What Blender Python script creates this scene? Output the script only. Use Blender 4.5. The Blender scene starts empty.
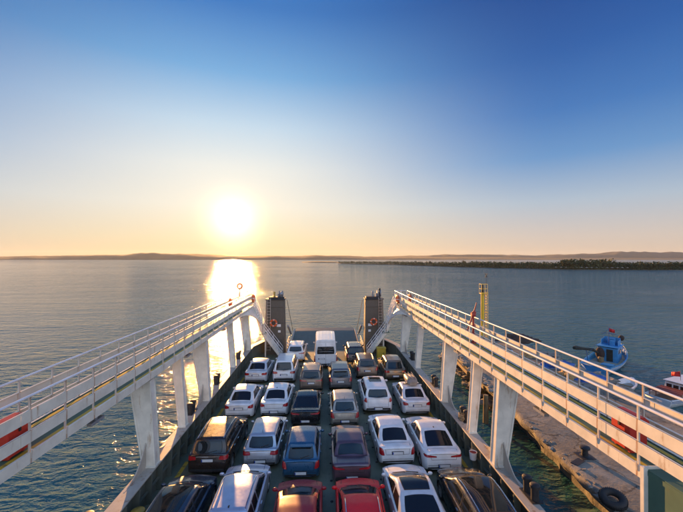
import bpy, bmesh, math, random
from mathutils import Vector, Matrix, Quaternion, noise
from mathutils.bvhtree import BVHTree

random.seed(7)
R = math.radians
S = bpy.context.scene
COL = S.collection
PI = math.pi

# ------------------------------------------------------------------ camera
CAM_H = 9.9
YAW = R(2.70)
F = 350.0                                   # focal length in photo pixels (683 wide)
cd = bpy.data.cameras.new('camera')
cam = bpy.data.objects.new('camera', cd)
COL.objects.link(cam)
cam.location = (0, 0, CAM_H)
cam.rotation_euler = (R(90.33), 0, -YAW)
cd.sensor_width = 36.0
cd.lens = 36.0 * F / 683.0
cd.clip_start = 0.1
cd.clip_end = 20000
S.camera = cam


def at(px, py, z=0.0):
    """world point on the horizontal plane z seen at photo pixel (px, py)"""
    t = (CAM_H - z) * F / (py - 258.0)
    u = (px - 341.5) / F
    s, c = math.sin(YAW), math.cos(YAW)
    return Vector((t * (s + c * u), t * (c - s * u), z))


def at_t(px, py, t):
    u = (px - 341.5) / F
    s, c = math.sin(YAW), math.cos(YAW)
    return Vector((t * (s + c * u), t * (c - s * u), CAM_H - t * (py - 258.0) / F))


# ------------------------------------------------------------------ materials
def nodemat(name):
    m = bpy.data.materials.new(name)
    m.use_nodes = True
    nt = m.node_tree
    b = nt.nodes['Principled BSDF']
    return m, nt, b


def N(nt, typ, **kw):
    n = nt.nodes.new(typ)
    for k, v in kw.items():
        setattr(n, k, v)
    return n


def ramp(nt, fac, stops):
    r = N(nt, 'ShaderNodeValToRGB')
    el = r.color_ramp.elements
    while len(el) > len(stops):
        el.remove(el[-1])
    while len(el) < len(stops):
        el.new(0.5)
    for e, (p, c) in zip(el, stops):
        e.position = p
        e.color = (c[0], c[1], c[2], 1) if len(c) == 3 else c
    nt.links.new(fac, r.inputs[0])
    return r.outputs[0]


def noise_tex(nt, scale, detail=4, rough=0.55, vec=None, stretch=None, coord='Object', seed=0.0, dist=0.0):
    tc = N(nt, 'ShaderNodeTexCoord')
    v = tc.outputs['Object' if coord == 'World' else coord]
    if coord == 'World':
        g = N(nt, 'ShaderNodeNewGeometry')
        v = g.outputs['Position']
    mp = N(nt, 'ShaderNodeMapping')
    nt.links.new(v, mp.inputs[0])
    mp.inputs['Location'].default_value = (seed, seed * 1.7, seed * .6)
    if stretch:
        mp.inputs['Scale'].default_value = stretch
    t = N(nt, 'ShaderNodeTexNoise')
    nt.links.new(mp.outputs[0], t.inputs['Vector'])
    t.inputs['Scale'].default_value = scale
    t.inputs['Detail'].default_value = detail
    t.inputs['Roughness'].default_value = rough
    t.inputs['Distortion'].default_value = dist
    return t.outputs['Fac']


def mixc(nt, fac, a, b):
    m = N(nt, 'ShaderNodeMix', data_type='RGBA')
    if isinstance(fac, (int, float)):
        m.inputs[0].default_value = fac
    else:
        nt.links.new(fac, m.inputs[0])
    for i, c in ((6, a), (7, b)):
        if isinstance(c, tuple):
            m.inputs[i].default_value = (c[0], c[1], c[2], 1)
        else:
            nt.links.new(c, m.inputs[i])
    return m.outputs[2]


def bump(nt, b, h, strength=0.3, distance=0.02):
    bp = N(nt, 'ShaderNodeBump')
    bp.inputs['Strength'].default_value = strength
    bp.inputs['Distance'].default_value = distance
    nt.links.new(h, bp.inputs['Height'])
    nt.links.new(bp.outputs[0], b.inputs['Normal'])


def mat_plain(name, col, rough=0.5, metal=0.0, var=0.25, scale=6, coat=0.0, spec=None):
    m, nt, b = nodemat(name)
    n = noise_tex(nt, scale, 4)
    lo = tuple(c * (1 - var) for c in col)
    hi = tuple(min(1, c * (1 + var)) for c in col)
    nt.links.new(ramp(nt, n, [(0.3, lo), (0.7, hi)]), b.inputs['Base Color'])
    b.inputs['Roughness'].default_value = rough
    b.inputs['Metallic'].default_value = metal
    b.inputs['Coat Weight'].default_value = coat
    if spec is not None:
        b.inputs['Specular IOR Level'].default_value = spec
    return m


def mat_weathered(name, col, rustcol=(.20, .085, .03), amount=.62, rough=.5, dirt=.18, rscale=1.3):
    """painted steel with faded patches, streaky rust and grime"""
    m, nt, b = nodemat(name)
    n1 = noise_tex(nt, 2.2, 5, .6)
    base = ramp(nt, n1, [(.3, tuple(c * (1 - dirt) for c in col)), (.65, col)])
    n2 = noise_tex(nt, rscale, 7, .68, stretch=(2.4, 2.4, .45), seed=4.2)
    mask = ramp(nt, n2, [(amount, (0, 0, 0)), (amount + .10, (1, 1, 1))])
    n3 = noise_tex(nt, 9, 6, .7, seed=9)
    m3 = ramp(nt, n3, [(.66, (0, 0, 0)), (.74, (.8, .8, .8))])
    mx = N(nt, 'ShaderNodeMath', operation='MAXIMUM')
    nt.links.new(mask, mx.inputs[0]); nt.links.new(m3, mx.inputs[1])
    rs = N(nt, 'ShaderNodeMath', operation='MULTIPLY')
    nt.links.new(mx.outputs[0], rs.inputs[0]); rs.inputs[1].default_value = .75
    nt.links.new(mixc(nt, rs.outputs[0], base, rustcol), b.inputs['Base Color'])
    b.inputs['Roughness'].default_value = rough
    bump(nt, b, n1, .12, .01)
    return m




def mat_boards(name):
    """white barrier boards: rust weeping down at every post, one post each 1.17 m"""
    m = mat_weathered(name, (.76, .72, .61), amount=.60, rough=.42, dirt=.2, rustcol=(.34, .19, .07))
    nt = m.node_tree; b = nt.nodes['Principled BSDF']
    old = b.inputs['Base Color'].links[0].from_socket
    tc = N(nt, 'ShaderNodeTexCoord'); sp = N(nt, 'ShaderNodeSeparateXYZ'); nt.links.new(tc.outputs['Object'], sp.inputs[0])

    def mth(op, a, c=None, d=None):
        n = N(nt, 'ShaderNodeMath', operation=op)
        for i, v in enumerate((a, c, d)):
            if v is None: continue
            if isinstance(v, (int, float)): n.inputs[i].default_value = v
            else: nt.links.new(v, n.inputs[i])
        return n.outputs[0]
    wob = noise_tex(nt, 5, 3, .6, seed=3)
    y = mth('MULTIPLY_ADD', wob, .035, sp.outputs['Y'])
    fr = mth('FRACT', mth('DIVIDE', mth('SUBTRACT', y, 7.72 + .0175 - .585), 1.17))
    ds = mth('MULTIPLY', mth('ABSOLUTE', mth('SUBTRACT', fr, .5)), 1.17)
    line = mth('SUBTRACT', 1.0, mth('DIVIDE', ds, .036))
    cl = N(nt, 'ShaderNodeClamp'); nt.links.new(line, cl.inputs[0])
    pat = ramp(nt, noise_tex(nt, .9, 4, .6, seed=21), [(.30, (.25, .25, .25)), (.58, (1, 1, 1))])
    k = mth('MULTIPLY', cl.outputs[0], pat)
    nt.links.new(mixc(nt, k, old, (.33, .13, .03)), b.inputs['Base Color'])
    return m


M = {}
WAVE = .85
M['white_steel'] = mat_weathered('white_steel', (.75, .72, .63), amount=.585, rough=.42, dirt=.22, rustcol=(.34, .19, .07))
M['board_steel'] = mat_boards('board_steel')
M['post_steel'] = mat_weathered('post_steel', (.60, .54, .46), amount=.52, rough=.5, rustcol=(.26, .12, .04))
M['rail_steel'] = mat_weathered('rail_steel', (.72, .72, .74), amount=.72, rough=.32)
M['hull_green'] = mat_weathered('hull_green', (.13, .145, .12), amount=.58, rough=.55, rustcol=(.15, .085, .04))
M['tower_paint'] = mat_weathered('tower_paint', (.10, .085, .065), amount=.66, rough=.55, rustcol=(.14, .07, .03))
M['cap_paint'] = mat_weathered('cap_paint', (.42, .38, .32), amount=.55, rough=.55, rustcol=(.2, .1, .045))
M['floor_green'] = mat_weathered('floor_green', (.07, .145, .10), amount=.62, rough=.6, rustcol=(.17, .14, .06))
M['yellow_paint'] = mat_weathered('yellow_paint', (.58, .40, .04), amount=.56, rough=.55, rustcol=(.12, .10, .05))
M['rust_red'] = mat_weathered('rust_red', (.34, .04, .03), amount=.6, rough=.6)
M['chest_red'] = mat_weathered('chest_red', (.50, .035, .02), amount=.7, rough=.45)
M['dark_iron'] = mat_plain('dark_iron', (.03, .03, .032), .55, .3)
M['rope'] = mat_plain('rope', (.25, .19, .11), .9, 0, .4, 30)
M['buoy_orange'] = mat_plain('buoy_orange', (.62, .10, .02), .5, 0, .12)
M['buoy_white'] = mat_plain('buoy_white', (.7, .7, .68), .5, 0, .1)
M['sign_white'] = mat_plain('sign_white', (.7, .7, .7), .5, 0, .08)
M['brass'] = mat_plain('brass', (.45, .30, .06), .4, .2)
M['lamp_grey'] = mat_plain('lamp_grey', (.25, .26, .28), .45, .3)
M['rubber'] = mat_plain('rubber', (.018, .018, .019), .75, 0, .3, 14)


def make_deck_mat():
    m, nt, b = nodemat('deck_paint')
    n1 = noise_tex(nt, .6, 7, .65)
    base = ramp(nt, n1, [(.30, (.075, .095, .066)), (.5, (.125, .15, .105)), (.72, (.17, .19, .14))])
    n2 = noise_tex(nt, 2.2, 8, .7, stretch=(2.6, .28, 1), seed=3)
    wear = ramp(nt, n2, [(.55, (0, 0, 0)), (.72, (.55, .55, .55))])
    c2 = mixc(nt, wear, base, (.19, .18, .145))
    n3 = noise_tex(nt, 1.4, 6, .7, seed=8)
    oil = ramp(nt, n3, [(.60, (0, 0, 0)), (.70, (.8, .8, .8))])
    nt.links.new(mixc(nt, oil, c2, (.035, .038, .032)), b.inputs['Base Color'])
    rg = ramp(nt, n2, [(.3, (.42, .42, .42)), (.7, (.75, .75, .75))])
    nt.links.new(rg, b.inputs['Roughness'])
    bump(nt, b, n2, .25, .015)
    return m


M['deck'] = make_deck_mat()


def make_water():
    m, nt, b = nodemat('sea_water')
    b.inputs['Base Color'].default_value = (.006, .040, .046, 1)
    b.inputs['Roughness'].default_value = .05
    b.inputs['IOR'].default_value = 1.333
    b.inputs['Specular IOR Level'].default_value = .5
    big = noise_tex(nt, .014, 5, .65, coord='World', stretch=(.55, 1.0, 1))
    w1 = noise_tex(nt, .50, 3, .55, coord='World', stretch=(.19, 1.45, 1), dist=.12)
    w2 = noise_tex(nt, 1.6, 3, .55, coord='World', stretch=(.21, 1.4, 1), seed=5, dist=.12)
    w3 = noise_tex(nt, 5.2, 3, .6, coord='World', stretch=(.22, 1.3, 1), seed=11, dist=.1)

    def mul(a, k):
        n = N(nt, 'ShaderNodeMath', operation='MULTIPLY')
        nt.links.new(a, n.inputs[0])
        if isinstance(k, float):
            n.inputs[1].default_value = k
        else:
            nt.links.new(k, n.inputs[1])
        return n.outputs[0]

    def add(a, c):
        n = N(nt, 'ShaderNodeMath', operation='ADD')
        nt.links.new(a, n.inputs[0]); nt.links.new(c, n.inputs[1])
        return n.outputs[0]
    amp = ramp(nt, big, [(.36, (.6, .6, .6)), (.64, (1.3, 1.3, 1.3))])
    w0 = noise_tex(nt, .13, 2, .5, coord='World', stretch=(.25, 1.5, 1), seed=17, dist=.2)
    far = add(add(add(mul(w1, .62), mul(w2, .30)), mul(w3, .10)), mul(w0, .8))
    # short-crested chop close to the ships, long-crested ripples out in the open
    c1 = noise_tex(nt, .62, 2, .5, coord='World', stretch=(.62, 1.2, 1), seed=31, dist=.5)
    c2 = noise_tex(nt, 1.45, 3, .55, coord='World', stretch=(.62, 1.25, 1), seed=37, dist=.5)
    c3 = noise_tex(nt, 4.4, 3, .6, coord='World', stretch=(.7, 1.1, 1), seed=43, dist=.4)
    near = add(add(mul(c1, .62), mul(c2, .42)), mul(c3, .11))
    g = N(nt, 'ShaderNodeNewGeometry')
    ln = N(nt, 'ShaderNodeVectorMath', operation='LENGTH'); nt.links.new(g.outputs['Position'], ln.inputs[0])
    mr = N(nt, 'ShaderNodeMapRange', interpolation_type='SMOOTHSTEP'); nt.links.new(ln.outputs['Value'], mr.inputs[0])
    mr.inputs[1].default_value = 25; mr.inputs[2].default_value = 150
    mx = N(nt, 'ShaderNodeMix', data_type='FLOAT')
    nt.links.new(mr.outputs[0], mx.inputs[0]); nt.links.new(near, mx.inputs[2]); nt.links.new(far, mx.inputs[3])
    h = mul(mx.outputs[0], amp)
    bump(nt, b, h, 1.0, WAVE)
    # patches of clearer and murkier water
    c = ramp(nt, big, [(.35, (.024, .095, .112)), (.65, (.042, .138, .152))])
    nt.links.new(c, b.inputs['Base Color'])
    return m



M['water'] = make_water()


# ------------------------------------------------------------------ mesh builder
class MB:
    def __init__(self):
        self.v = []; self.f = []; self.mi = []; self.cur = 0

    def slot(self, i):
        self.cur = i
        return self

    def vert(self, p):
        self.v.append(tuple(p)); return len(self.v) - 1

    def face(self, ids):
        self.f.append(tuple(ids)); self.mi.append(self.cur)

    def box(self, c, s, rot=None):
        c = Vector(c); hx, hy, hz = s[0] / 2, s[1] / 2, s[2] / 2
        P = [Vector((x, y, z)) for x in (-hx, hx) for y in (-hy, hy) for z in (-hz, hz)]
        if rot is not None:
            P = [rot @ p for p in P]
        i = [self.vert(c + p) for p in P]
        for q in ((0, 1, 3, 2), (4, 6, 7, 5), (0, 4, 5, 1), (2, 3, 7, 6), (0, 2, 6, 4), (1, 5, 7, 3)):
            self.face([i[k] for k in q])
        return self

    def bar(self, a, b, w, h, up=(0, 0, 1)):
        a = Vector(a); b = Vector(b); d = (b - a)
        L = d.length; d.normalize()
        up = Vector(up)
        x = d.cross(up)
        if x.length < 1e-4:
            x = d.cross(Vector((1, 0, 0)))
        x.normalize(); z = x.cross(d)
        rot = Matrix((x, d, z)).transposed()
        return self.box((a + b) / 2, (w, L, h), rot)

    def tube(self, pts, r, n=8, cap=True):
        pts = [Vector(p) for p in pts]
        rs = r if isinstance(r, (list, tuple)) else [r] * len(pts)
        rings = []
        ref = None
        for k, p in enumerate(pts):
            if k == 0: d = pts[1] - p
            elif k == len(pts) - 1: d = p - pts[k - 1]
            else: d = (pts[k + 1] - p).normalized() + (p - pts[k - 1]).normalized()
            d.normalize()
            if ref is None:
                ref = Vector((0, 0, 1)) if abs(d.z) < .9 else Vector((1, 0, 0))
            x = d.cross(ref).normalized(); y = x.cross(d).normalized()
            rings.append([self.vert(p + (x * math.cos(2 * PI * j / n) + y * math.sin(2 * PI * j / n)) * rs[k]) for j in range(n)])
        for a, b in zip(rings, rings[1:]):
            for j in range(n):
                self.face((a[j], a[(j + 1) % n], b[(j + 1) % n], b[j]))
        if cap:
            self.face(rings[0][::-1]); self.face(rings[-1])
        return self

    def lathe(self, prof, c, axis='z', n=24, closed=False):
        """prof: (radius, height) pairs round an axis through c"""
        c = Vector(c); rings = []
        for r, h in prof:
            ring = []
            for j in range(n):
                a = 2 * PI * j / n
                u, w = r * math.cos(a), r * math.sin(a)
                p = {'z': (u, w, h), 'x': (h, u, w), 'y': (w, h, u)}[axis]
                ring.append(self.vert(c + Vector(p)))
            rings.append(ring)
        pairs = list(zip(rings, rings[1:]))
        if closed: pairs.append((rings[-1], rings[0]))
        for a, b in pairs:
            for j in range(n):
                self.face((a[j], a[(j + 1) % n], b[(j + 1) % n], b[j]))
        if not closed:
            self.face(rings[0][::-1]); self.face(rings[-1])
        return self

    def torus(self, c, R0, r0, axis='y', n=28, m=10, slots=None):
        prof = [(R0 + r0 * math.cos(2 * PI * k / m), r0 * math.sin(2 * PI * k / m)) for k in range(m)]
        start = len(self.f)
        self.lathe(prof, c, axis, n, closed=True)
        if slots:
            for k in range(start, len(self.f)):
                j = (k - start) % n
                self.mi[k] = slots(j / n)
        return self

    def prism(self, poly, off):
        """polygon (3D points) extruded by the vector off"""
        off = Vector(off)
        a = [self.vert(Vector(p)) for p in poly]
        b = [self.vert(Vector(p) + off) for p in poly]
        self.face(a[::-1]); self.face(b)
        n = len(a)
        for j in range(n):
            self.face((a[j], a[(j + 1) % n], b[(j + 1) % n], b[j]))
        return self

    def ball(self, c, r, n=10, m=6):
        c = Vector(c)
        r = r if isinstance(r, (tuple, list)) else (r, r, r)
        top = self.vert(c + Vector((0, 0, r[2]))); bot = self.vert(c - Vector((0, 0, r[2])))
        rings = []
        for i in range(1, m):
            th = PI * i / m
            rings.append([self.vert(c + Vector((r[0] * math.sin(th) * math.cos(2 * PI * j / n), r[1] * math.sin(th) * math.sin(2 * PI * j / n), r[2] * math.cos(th)))) for j in range(n)])
        for j in range(n):
            self.face((top, rings[0][j], rings[0][(j + 1) % n]))
            self.face((bot, rings[-1][(j + 1) % n], rings[-1][j]))
        for a, b in zip(rings, rings[1:]):
            for j in range(n):
                self.face((a[j], b[j], b[(j + 1) % n], a[(j + 1) % n]))
        return self

    def mesh(self, name, mats, smooth=None, bevel=0.0):
        me = bpy.data.meshes.new(name)
        me.from_pydata(self.v, [], self.f)
        for m in (mats if isinstance(mats, (list, tuple)) else [mats]):
            me.materials.append(m)
        me.polygons.foreach_set('material_index', self.mi)
        bm = bmesh.new(); bm.from_mesh(me)
        bmesh.ops.recalc_face_normals(bm, faces=bm.faces)
        if bevel:
            bmesh.ops.bevel(bm, geom=[e for e in bm.edges if e.calc_length() > bevel * 3], offset=bevel, segments=1, affect='EDGES', clamp_overlap=True)
        bm.to_mesh(me); bm.free()
        if smooth is not None:
            me.polygons.foreach_set('use_smooth', [True] * len(me.polygons))
            me.set_sharp_from_angle(angle=R(smooth))
        me.update()
        return me

    def build(self, name, mats, parent=None, smooth=None, bevel=0.0):
        o = bpy.data.objects.new(name, self.mesh(name, mats, smooth, bevel))
        COL.objects.link(o)
        if parent is not None:
            o.parent = parent
        return o


def empty(name, loc=(0, 0, 0), rz=0.0, parent=None):
    o = bpy.data.objects.new(name, None)
    COL.objects.link(o)
    o.location = loc; o.rotation_euler = (0, 0, rz)
    o.empty_display_size = .3
    if parent is not None: o.parent = parent
    return o


def tag(o, label=None, cat=None, group=None, kind=None):
    if label: o['label'] = label
    if cat: o['category'] = cat
    if group: o['group'] = group
    if kind: o['kind'] = kind
    return o


def dup(o, loc=None, parent=None):
    c = o.copy(); COL.objects.link(c)
    if loc is not None: c.location = loc
    if parent is not None: c.parent = parent
    return c


def copy_tree(o, parent=None):
    c = o.copy(); COL.objects.link(c)
    if parent is not None: c.parent = parent
    for ch in list(o.children):
        copy_tree(ch, c)
    return c

SKY_DUST = 1.0
SKY_OZONE = 5.0
SKY_STRENGTH = .12
SKY_K = 1.7
SKY_GRADE = .88
SKY_SUNWARD = [(0, (251, 210, 150)), (3, (253, 229, 180)), (8, (252, 243, 222)), (14, (240, 241, 234)), (20, (202, 224, 240)), (27, (122, 177, 226)), (35, (58, 122, 197)), (90, (20, 65, 145))]
SKY_SIDE = [(0, (224, 196, 170)), (3, (216, 199, 186)), (8, (182, 194, 208)), (14, (110, 153, 204)), (20, (70, 120, 188)), (27, (43, 92, 168)), (35, (28, 68, 145)), (90, (20, 65, 145))]
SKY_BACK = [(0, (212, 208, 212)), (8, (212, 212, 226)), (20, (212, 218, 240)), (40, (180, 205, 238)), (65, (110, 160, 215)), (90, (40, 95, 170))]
BACK_FILL_GAIN = 1.9
HILL_K = 1.3
GLOW1 = 3.0
GLOW2 = .25
SUN_STRENGTH = 3.5
EXPOSURE = 2.05
HAZE = 0.000035
# ------------------------------------------------------------------ light and sky
SUN_AZ = R(-14.5)          # from +Y towards +X
SUN_EL = R(5.9)
sdir = Vector((math.sin(SUN_AZ) * math.cos(SUN_EL), math.cos(SUN_AZ) * math.cos(SUN_EL), math.sin(SUN_EL)))
w = bpy.data.worlds.new('World')
S.world = w
w.use_nodes = True
nt = w.node_tree
bg = nt.nodes['Background']
sky = N(nt, 'ShaderNodeTexSky')
sky.sky_type = 'NISHITA'
sky.sun_disc = False
sky.sun_elevation = SUN_EL
sky.sun_rotation = SUN_AZ
sky.altitude = 10
sky.air_density = 1.0
sky.dust_density = SKY_DUST
sky.ozone_density = SKY_OZONE
# bright aureole of the low sun: a smooth fall-off with the angle from the sun
geo = N(nt, 'ShaderNodeTexCoord')
dot = N(nt, 'ShaderNodeVectorMath', operation='DOT_PRODUCT')
nrm = N(nt, 'ShaderNodeVectorMath', operation='NORMALIZE')
nt.links.new(geo.outputs['Generated'], nrm.inputs[0])
nt.links.new(nrm.outputs[0], dot.inputs[0])
dot.inputs[1].default_value = sdir
ac = N(nt, 'ShaderNodeMath', operation='ARCCOSINE')
cl = N(nt, 'ShaderNodeClamp'); cl.inputs[1].default_value = -1; cl.inputs[2].default_value = 1
nt.links.new(dot.outputs['Value'], cl.inputs[0]); nt.links.new(cl.outputs[0], ac.inputs[0])


def gauss(width, amp):
    d = N(nt, 'ShaderNodeMath', operation='DIVIDE'); nt.links.new(ac.outputs[0], d.inputs[0]); d.inputs[1].default_value = width
    p = N(nt, 'ShaderNodeMath', operation='POWER'); nt.links.new(d.outputs[0], p.inputs[0]); p.inputs[1].default_value = 2
    n = N(nt, 'ShaderNodeMath', operation='MULTIPLY'); nt.links.new(p.outputs[0], n.inputs[0]); n.inputs[1].default_value = -1
    e = N(nt, 'ShaderNodeMath', operation='EXPONENT'); nt.links.new(n.outputs[0], e.inputs[0])
    a = N(nt, 'ShaderNodeMath', operation='MULTIPLY'); nt.links.new(e.outputs[0], a.inputs[0]); a.inputs[1].default_value = amp
    return a.outputs[0]


def tint(v, c):
    m = N(nt, 'ShaderNodeVectorMath', operation='SCALE')
    m.inputs[0].default_value = c
    nt.links.new(v, m.inputs['Scale'])
    return m.outputs[0]


def vadd(a, b):
    m = N(nt, 'ShaderNodeVectorMath', operation='ADD')
    nt.links.new(a, m.inputs[0]); nt.links.new(b, m.inputs[1])
    return m.outputs[0]


skyc = sky.outputs[0]
# compressed sky tones: the brightest part of the aureole levels off instead of rising without end
one = N(nt, 'ShaderNodeVectorMath', operation='MULTIPLY_ADD')
nt.links.new(skyc, one.inputs[0])
one.inputs[1].default_value = (1 / SKY_K,) * 3
one.inputs[2].default_value = (1, 1, 1)
dv = N(nt, 'ShaderNodeVectorMath', operation='DIVIDE')
nt.links.new(skyc, dv.inputs[0]); nt.links.new(one.outputs[0], dv.inputs[1])
sep = N(nt, 'ShaderNodeSeparateXYZ'); nt.links.new(nrm.outputs[0], sep.inputs[0])


def lin(c):
    return tuple(((v / 255) / 12.92 if v / 255 < .04045 else ((v / 255 + .055) / 1.055) ** 2.4) for v in c)


def zramp(stops):
    r = ramp(nt, sep.outputs['Z'], [(math.sin(R(e)), lin(c)) for e, c in stops])
    return r


# colour of the evening air with height: towards the sun, to the side and behind
z_sun = zramp(SKY_SUNWARD)
z_side = zramp(SKY_SIDE)
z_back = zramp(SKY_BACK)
flat = N(nt, 'ShaderNodeVectorMath', operation='MULTIPLY'); flat.inputs[1].default_value = (1, 1, 0)
nt.links.new(nrm.outputs[0], flat.inputs[0])
fn = N(nt, 'ShaderNodeVectorMath', operation='NORMALIZE'); nt.links.new(flat.outputs[0], fn.inputs[0])
fd = N(nt, 'ShaderNodeVectorMath', operation='DOT_PRODUCT'); nt.links.new(fn.outputs[0], fd.inputs[0])
fd.inputs[1].default_value = (math.sin(SUN_AZ), math.cos(SUN_AZ), 0)
fc = N(nt, 'ShaderNodeClamp'); fc.inputs[1].default_value = -1; nt.links.new(fd.outputs['Value'], fc.inputs[0])
fa = N(nt, 'ShaderNodeMath', operation='ARCCOSINE'); nt.links.new(fc.outputs[0], fa.inputs[0])


def step(lo, hi):
    m_ = N(nt, 'ShaderNodeMapRange', interpolation_type='SMOOTHSTEP')
    nt.links.new(fa.outputs[0], m_.inputs[0])
    m_.inputs[1].default_value = R(lo); m_.inputs[2].default_value = R(hi)
    return m_.outputs[0]


grad = mixc(nt, step(2, 50), z_sun, z_side)
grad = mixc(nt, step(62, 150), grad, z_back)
# sky behind the camera raised above its natural brightness, added fill for shaded surfaces
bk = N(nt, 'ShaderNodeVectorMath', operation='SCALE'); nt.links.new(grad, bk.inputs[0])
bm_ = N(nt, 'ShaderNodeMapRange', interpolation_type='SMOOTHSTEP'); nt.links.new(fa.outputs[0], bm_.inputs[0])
bm_.inputs[1].default_value = R(70); bm_.inputs[2].default_value = R(140); bm_.inputs[3].default_value = 1.0; bm_.inputs[4].default_value = BACK_FILL_GAIN
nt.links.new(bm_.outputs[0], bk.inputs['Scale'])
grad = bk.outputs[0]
gs = N(nt, 'ShaderNodeVectorMath', operation='SCALE')
nt.links.new(grad, gs.inputs[0]); gs.inputs['Scale'].default_value = 1 / (SKY_STRENGTH * 2 ** EXPOSURE)
skyc = mixc(nt, SKY_GRADE, dv.outputs[0], gs.outputs[0])
tot = vadd(skyc, tint(gauss(R(3.1), GLOW1), (1.0, .80, .45)))
tot = vadd(tot, tint(gauss(R(8), GLOW2), (1.0, .70, .34)))
nt.links.new(tot, bg.inputs[0])
bg.inputs[1].default_value = SKY_STRENGTH

sl = bpy.data.lights.new('sun', 'SUN')
sl.energy = SUN_STRENGTH
sl.angle = R(.5)
sl.color = (1.0, .48, .15)
so = bpy.data.objects.new('sun', sl)
COL.objects.link(so)
so.location = (-200, 800, 90)
so.rotation_euler = (-sdir).to_track_quat('-Z', 'Y').to_euler()

S.view_settings.view_transform = 'Standard'
S.view_settings.look = 'None'
S.view_settings.gamma = 1
S.view_settings.exposure = EXPOSURE
S.view_settings.use_curve_mapping = False
S.render.engine = 'CYCLES'
S.cycles.max_bounces = 6
S.cycles.use_denoising = True

# ------------------------------------------------------------------ the sea and the far land
WATER_Z = -2.5
mb = MB()
mb.face([mb.vert(p) for p in ((-9000, -800, WATER_Z), (9000, -800, WATER_Z), (9000, 9000, WATER_Z), (-9000, 9000, WATER_Z))])
tag(mb.build('sea', M['water']), 'rippled teal sea with a golden path of low sunlight', None, None, 'structure')


def hill_mat(name, a, b):
    m, nt, bs = nodemat(name)
    n = noise_tex(nt, .02, 6, .65)
    nt.links.new(ramp(nt, n, [(.35, a), (.65, b)]), bs.inputs['Base Color'])
    bs.inputs['Roughness'].default_value = .9
    return m


M['hill'] = hill_mat('hill_scrub', (.035, .045, .025), (.085, .075, .045))
M['shore'] = hill_mat('shore_sand', (.05, .055, .03), (.13, .115, .075))


def ridge(name, prof, t0, depth, mat, seed, label):
    """a range of hills: crest heights given against photo columns, built as a rolling sheet at distance t0"""
    m = MB()
    cols = 260
    rows = 7
    x0, x1 = prof[0][0], prof[-1][0]
    grid = []
    for i in range(cols + 1):
        px = x0 + (x1 - x0) * i / cols
        for (a, ha), (b, hb) in zip(prof, prof[1:]):
            if a <= px <= b:
                k = (px - a) / (b - a); k = k * k * (3 - 2 * k)
                h = ha + (hb - ha) * k
        base = at_t(px, 258, t0)
        out = []
        for r in range(rows + 1):
            q = r / rows
            d = base.copy(); d.x *= 1 + q * depth / t0; d.y *= 1 + q * depth / t0
            e = math.sin(q * PI / 2) ** .8
            nz = noise.noise(Vector((px * .045, q * 2.2, seed))) * .28 + noise.noise(Vector((px * .16, q * 4, seed + 3))) * .12
            z = WATER_Z - .5 + max(0, (h * HILL_K * e * (1 + nz * .8)))
            out.append(m.vert((d.x, d.y, z)))
        d = base * (1 + (depth * 1.6) / t0)
        out.append(m.vert((d.x, d.y, WATER_Z - .5)))
        grid.append(out)
    for a, b in zip(grid, grid[1:]):
        for r in range(len(a) - 1):
            m.face((a[r], b[r], b[r + 1], a[r + 1]))
    o = m.build(name, mat, None, 60)
    return tag(o, label, None, None, 'structure')


ridge('hills', [(-150, 14), (-60, 17), (0, 20), (40, 24), (75, 26), (105, 32), (150, 43), (175, 37), (205, 31), (240, 26), (262, 26),
                (300, 22), (318, 29), (345, 24), (380, 19), (420, 17), (470, 15), (520, 12), (600, 10), (760, 8)], 2400, 500, M['hill'], 1.3,
      'low hazy hills along the far shore under the sun')
ridge('far_hills', [(330, 0), (400, 30), (450, 44), (500, 40), (545, 36), (590, 52), (620, 68), (640, 62), (683, 58), (760, 50), (860, 44)], 3600, 600, M['hill'], 7.7,
      'pale bluish hills on the far shore behind the wooded spit')

# wooded spit on the right, about four hundred metres off
spit_edge = [(338, 263.9), (360, 264.4), (390, 264.8), (425, 266.0), (460, 267.2), (500, 268.3), (540, 269.3), (580, 269.9), (630, 270.2), (690, 270.4), (800, 270.5)]


def spit_point(px):
    for (a, ya), (b, yb) in zip(spit_edge, spit_edge[1:]):
        if a <= px <= b:
            return at(px, ya + (yb - ya) * (px - a) / (b - a), WATER_Z)
    return at(px, spit_edge[-1][1], WATER_Z)


mb = MB()
g = []
for i in range(120):
    px = 338 + (800 - 338) * i / 119
    p = spit_point(px)
    d = p.normalized(); d.z = 0
    wdt = 45 * min(1, .25 + i / 25)
    row = []
    for q, z in ((0, -.3), (.06, .35), (.3, .9), (.7, 1.0), (1, -.3)):
        n_ = noise.noise(Vector((px * .2, q, 0))) * 3
        pp = p + d * (wdt * q + (n_ if q < .1 else 0))
        row.append(mb.vert((pp.x, pp.y, WATER_Z + z)))
    g.append(row)
for a, b in zip(g, g[1:]):
    for r in range(4):
        mb.face((a[r], b[r], b[r + 1], a[r + 1]))
tag(mb.build('spit_land', M['shore'], None, 50), 'low sandy spit running out from the right shore', None, None, 'structure')

# thin low point on the left of it
mb = MB()
g = []
for i in range(40):
    px = 302 + (348 - 302) * i / 39
    p = at(px, 262.4 + .5 * i / 39, WATER_Z)
    row = []
    k = math.sin(PI * min(1, i / 39 * 1.05 + .03)) ** .5
    for q, z in ((0, -.3), (.2, 1.6 * k), (.7, 3.0 * k), (1, -.3)):
        pp = p * (1 + .06 * q)
        row.append(mb.vert((pp.x, pp.y, WATER_Z + z + noise.noise(Vector((px, q, 2))) * .7)))
    g.append(row)
for a, b in zip(g, g[1:]):
    for r in range(3):
        mb.face((a[r], b[r], b[r + 1], a[r + 1]))
tag(mb.build('sandbar_land', M['hill'], None, 50), 'thin dark sandbar lying off the end of the wooded spit', None, None, 'structure')

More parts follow.
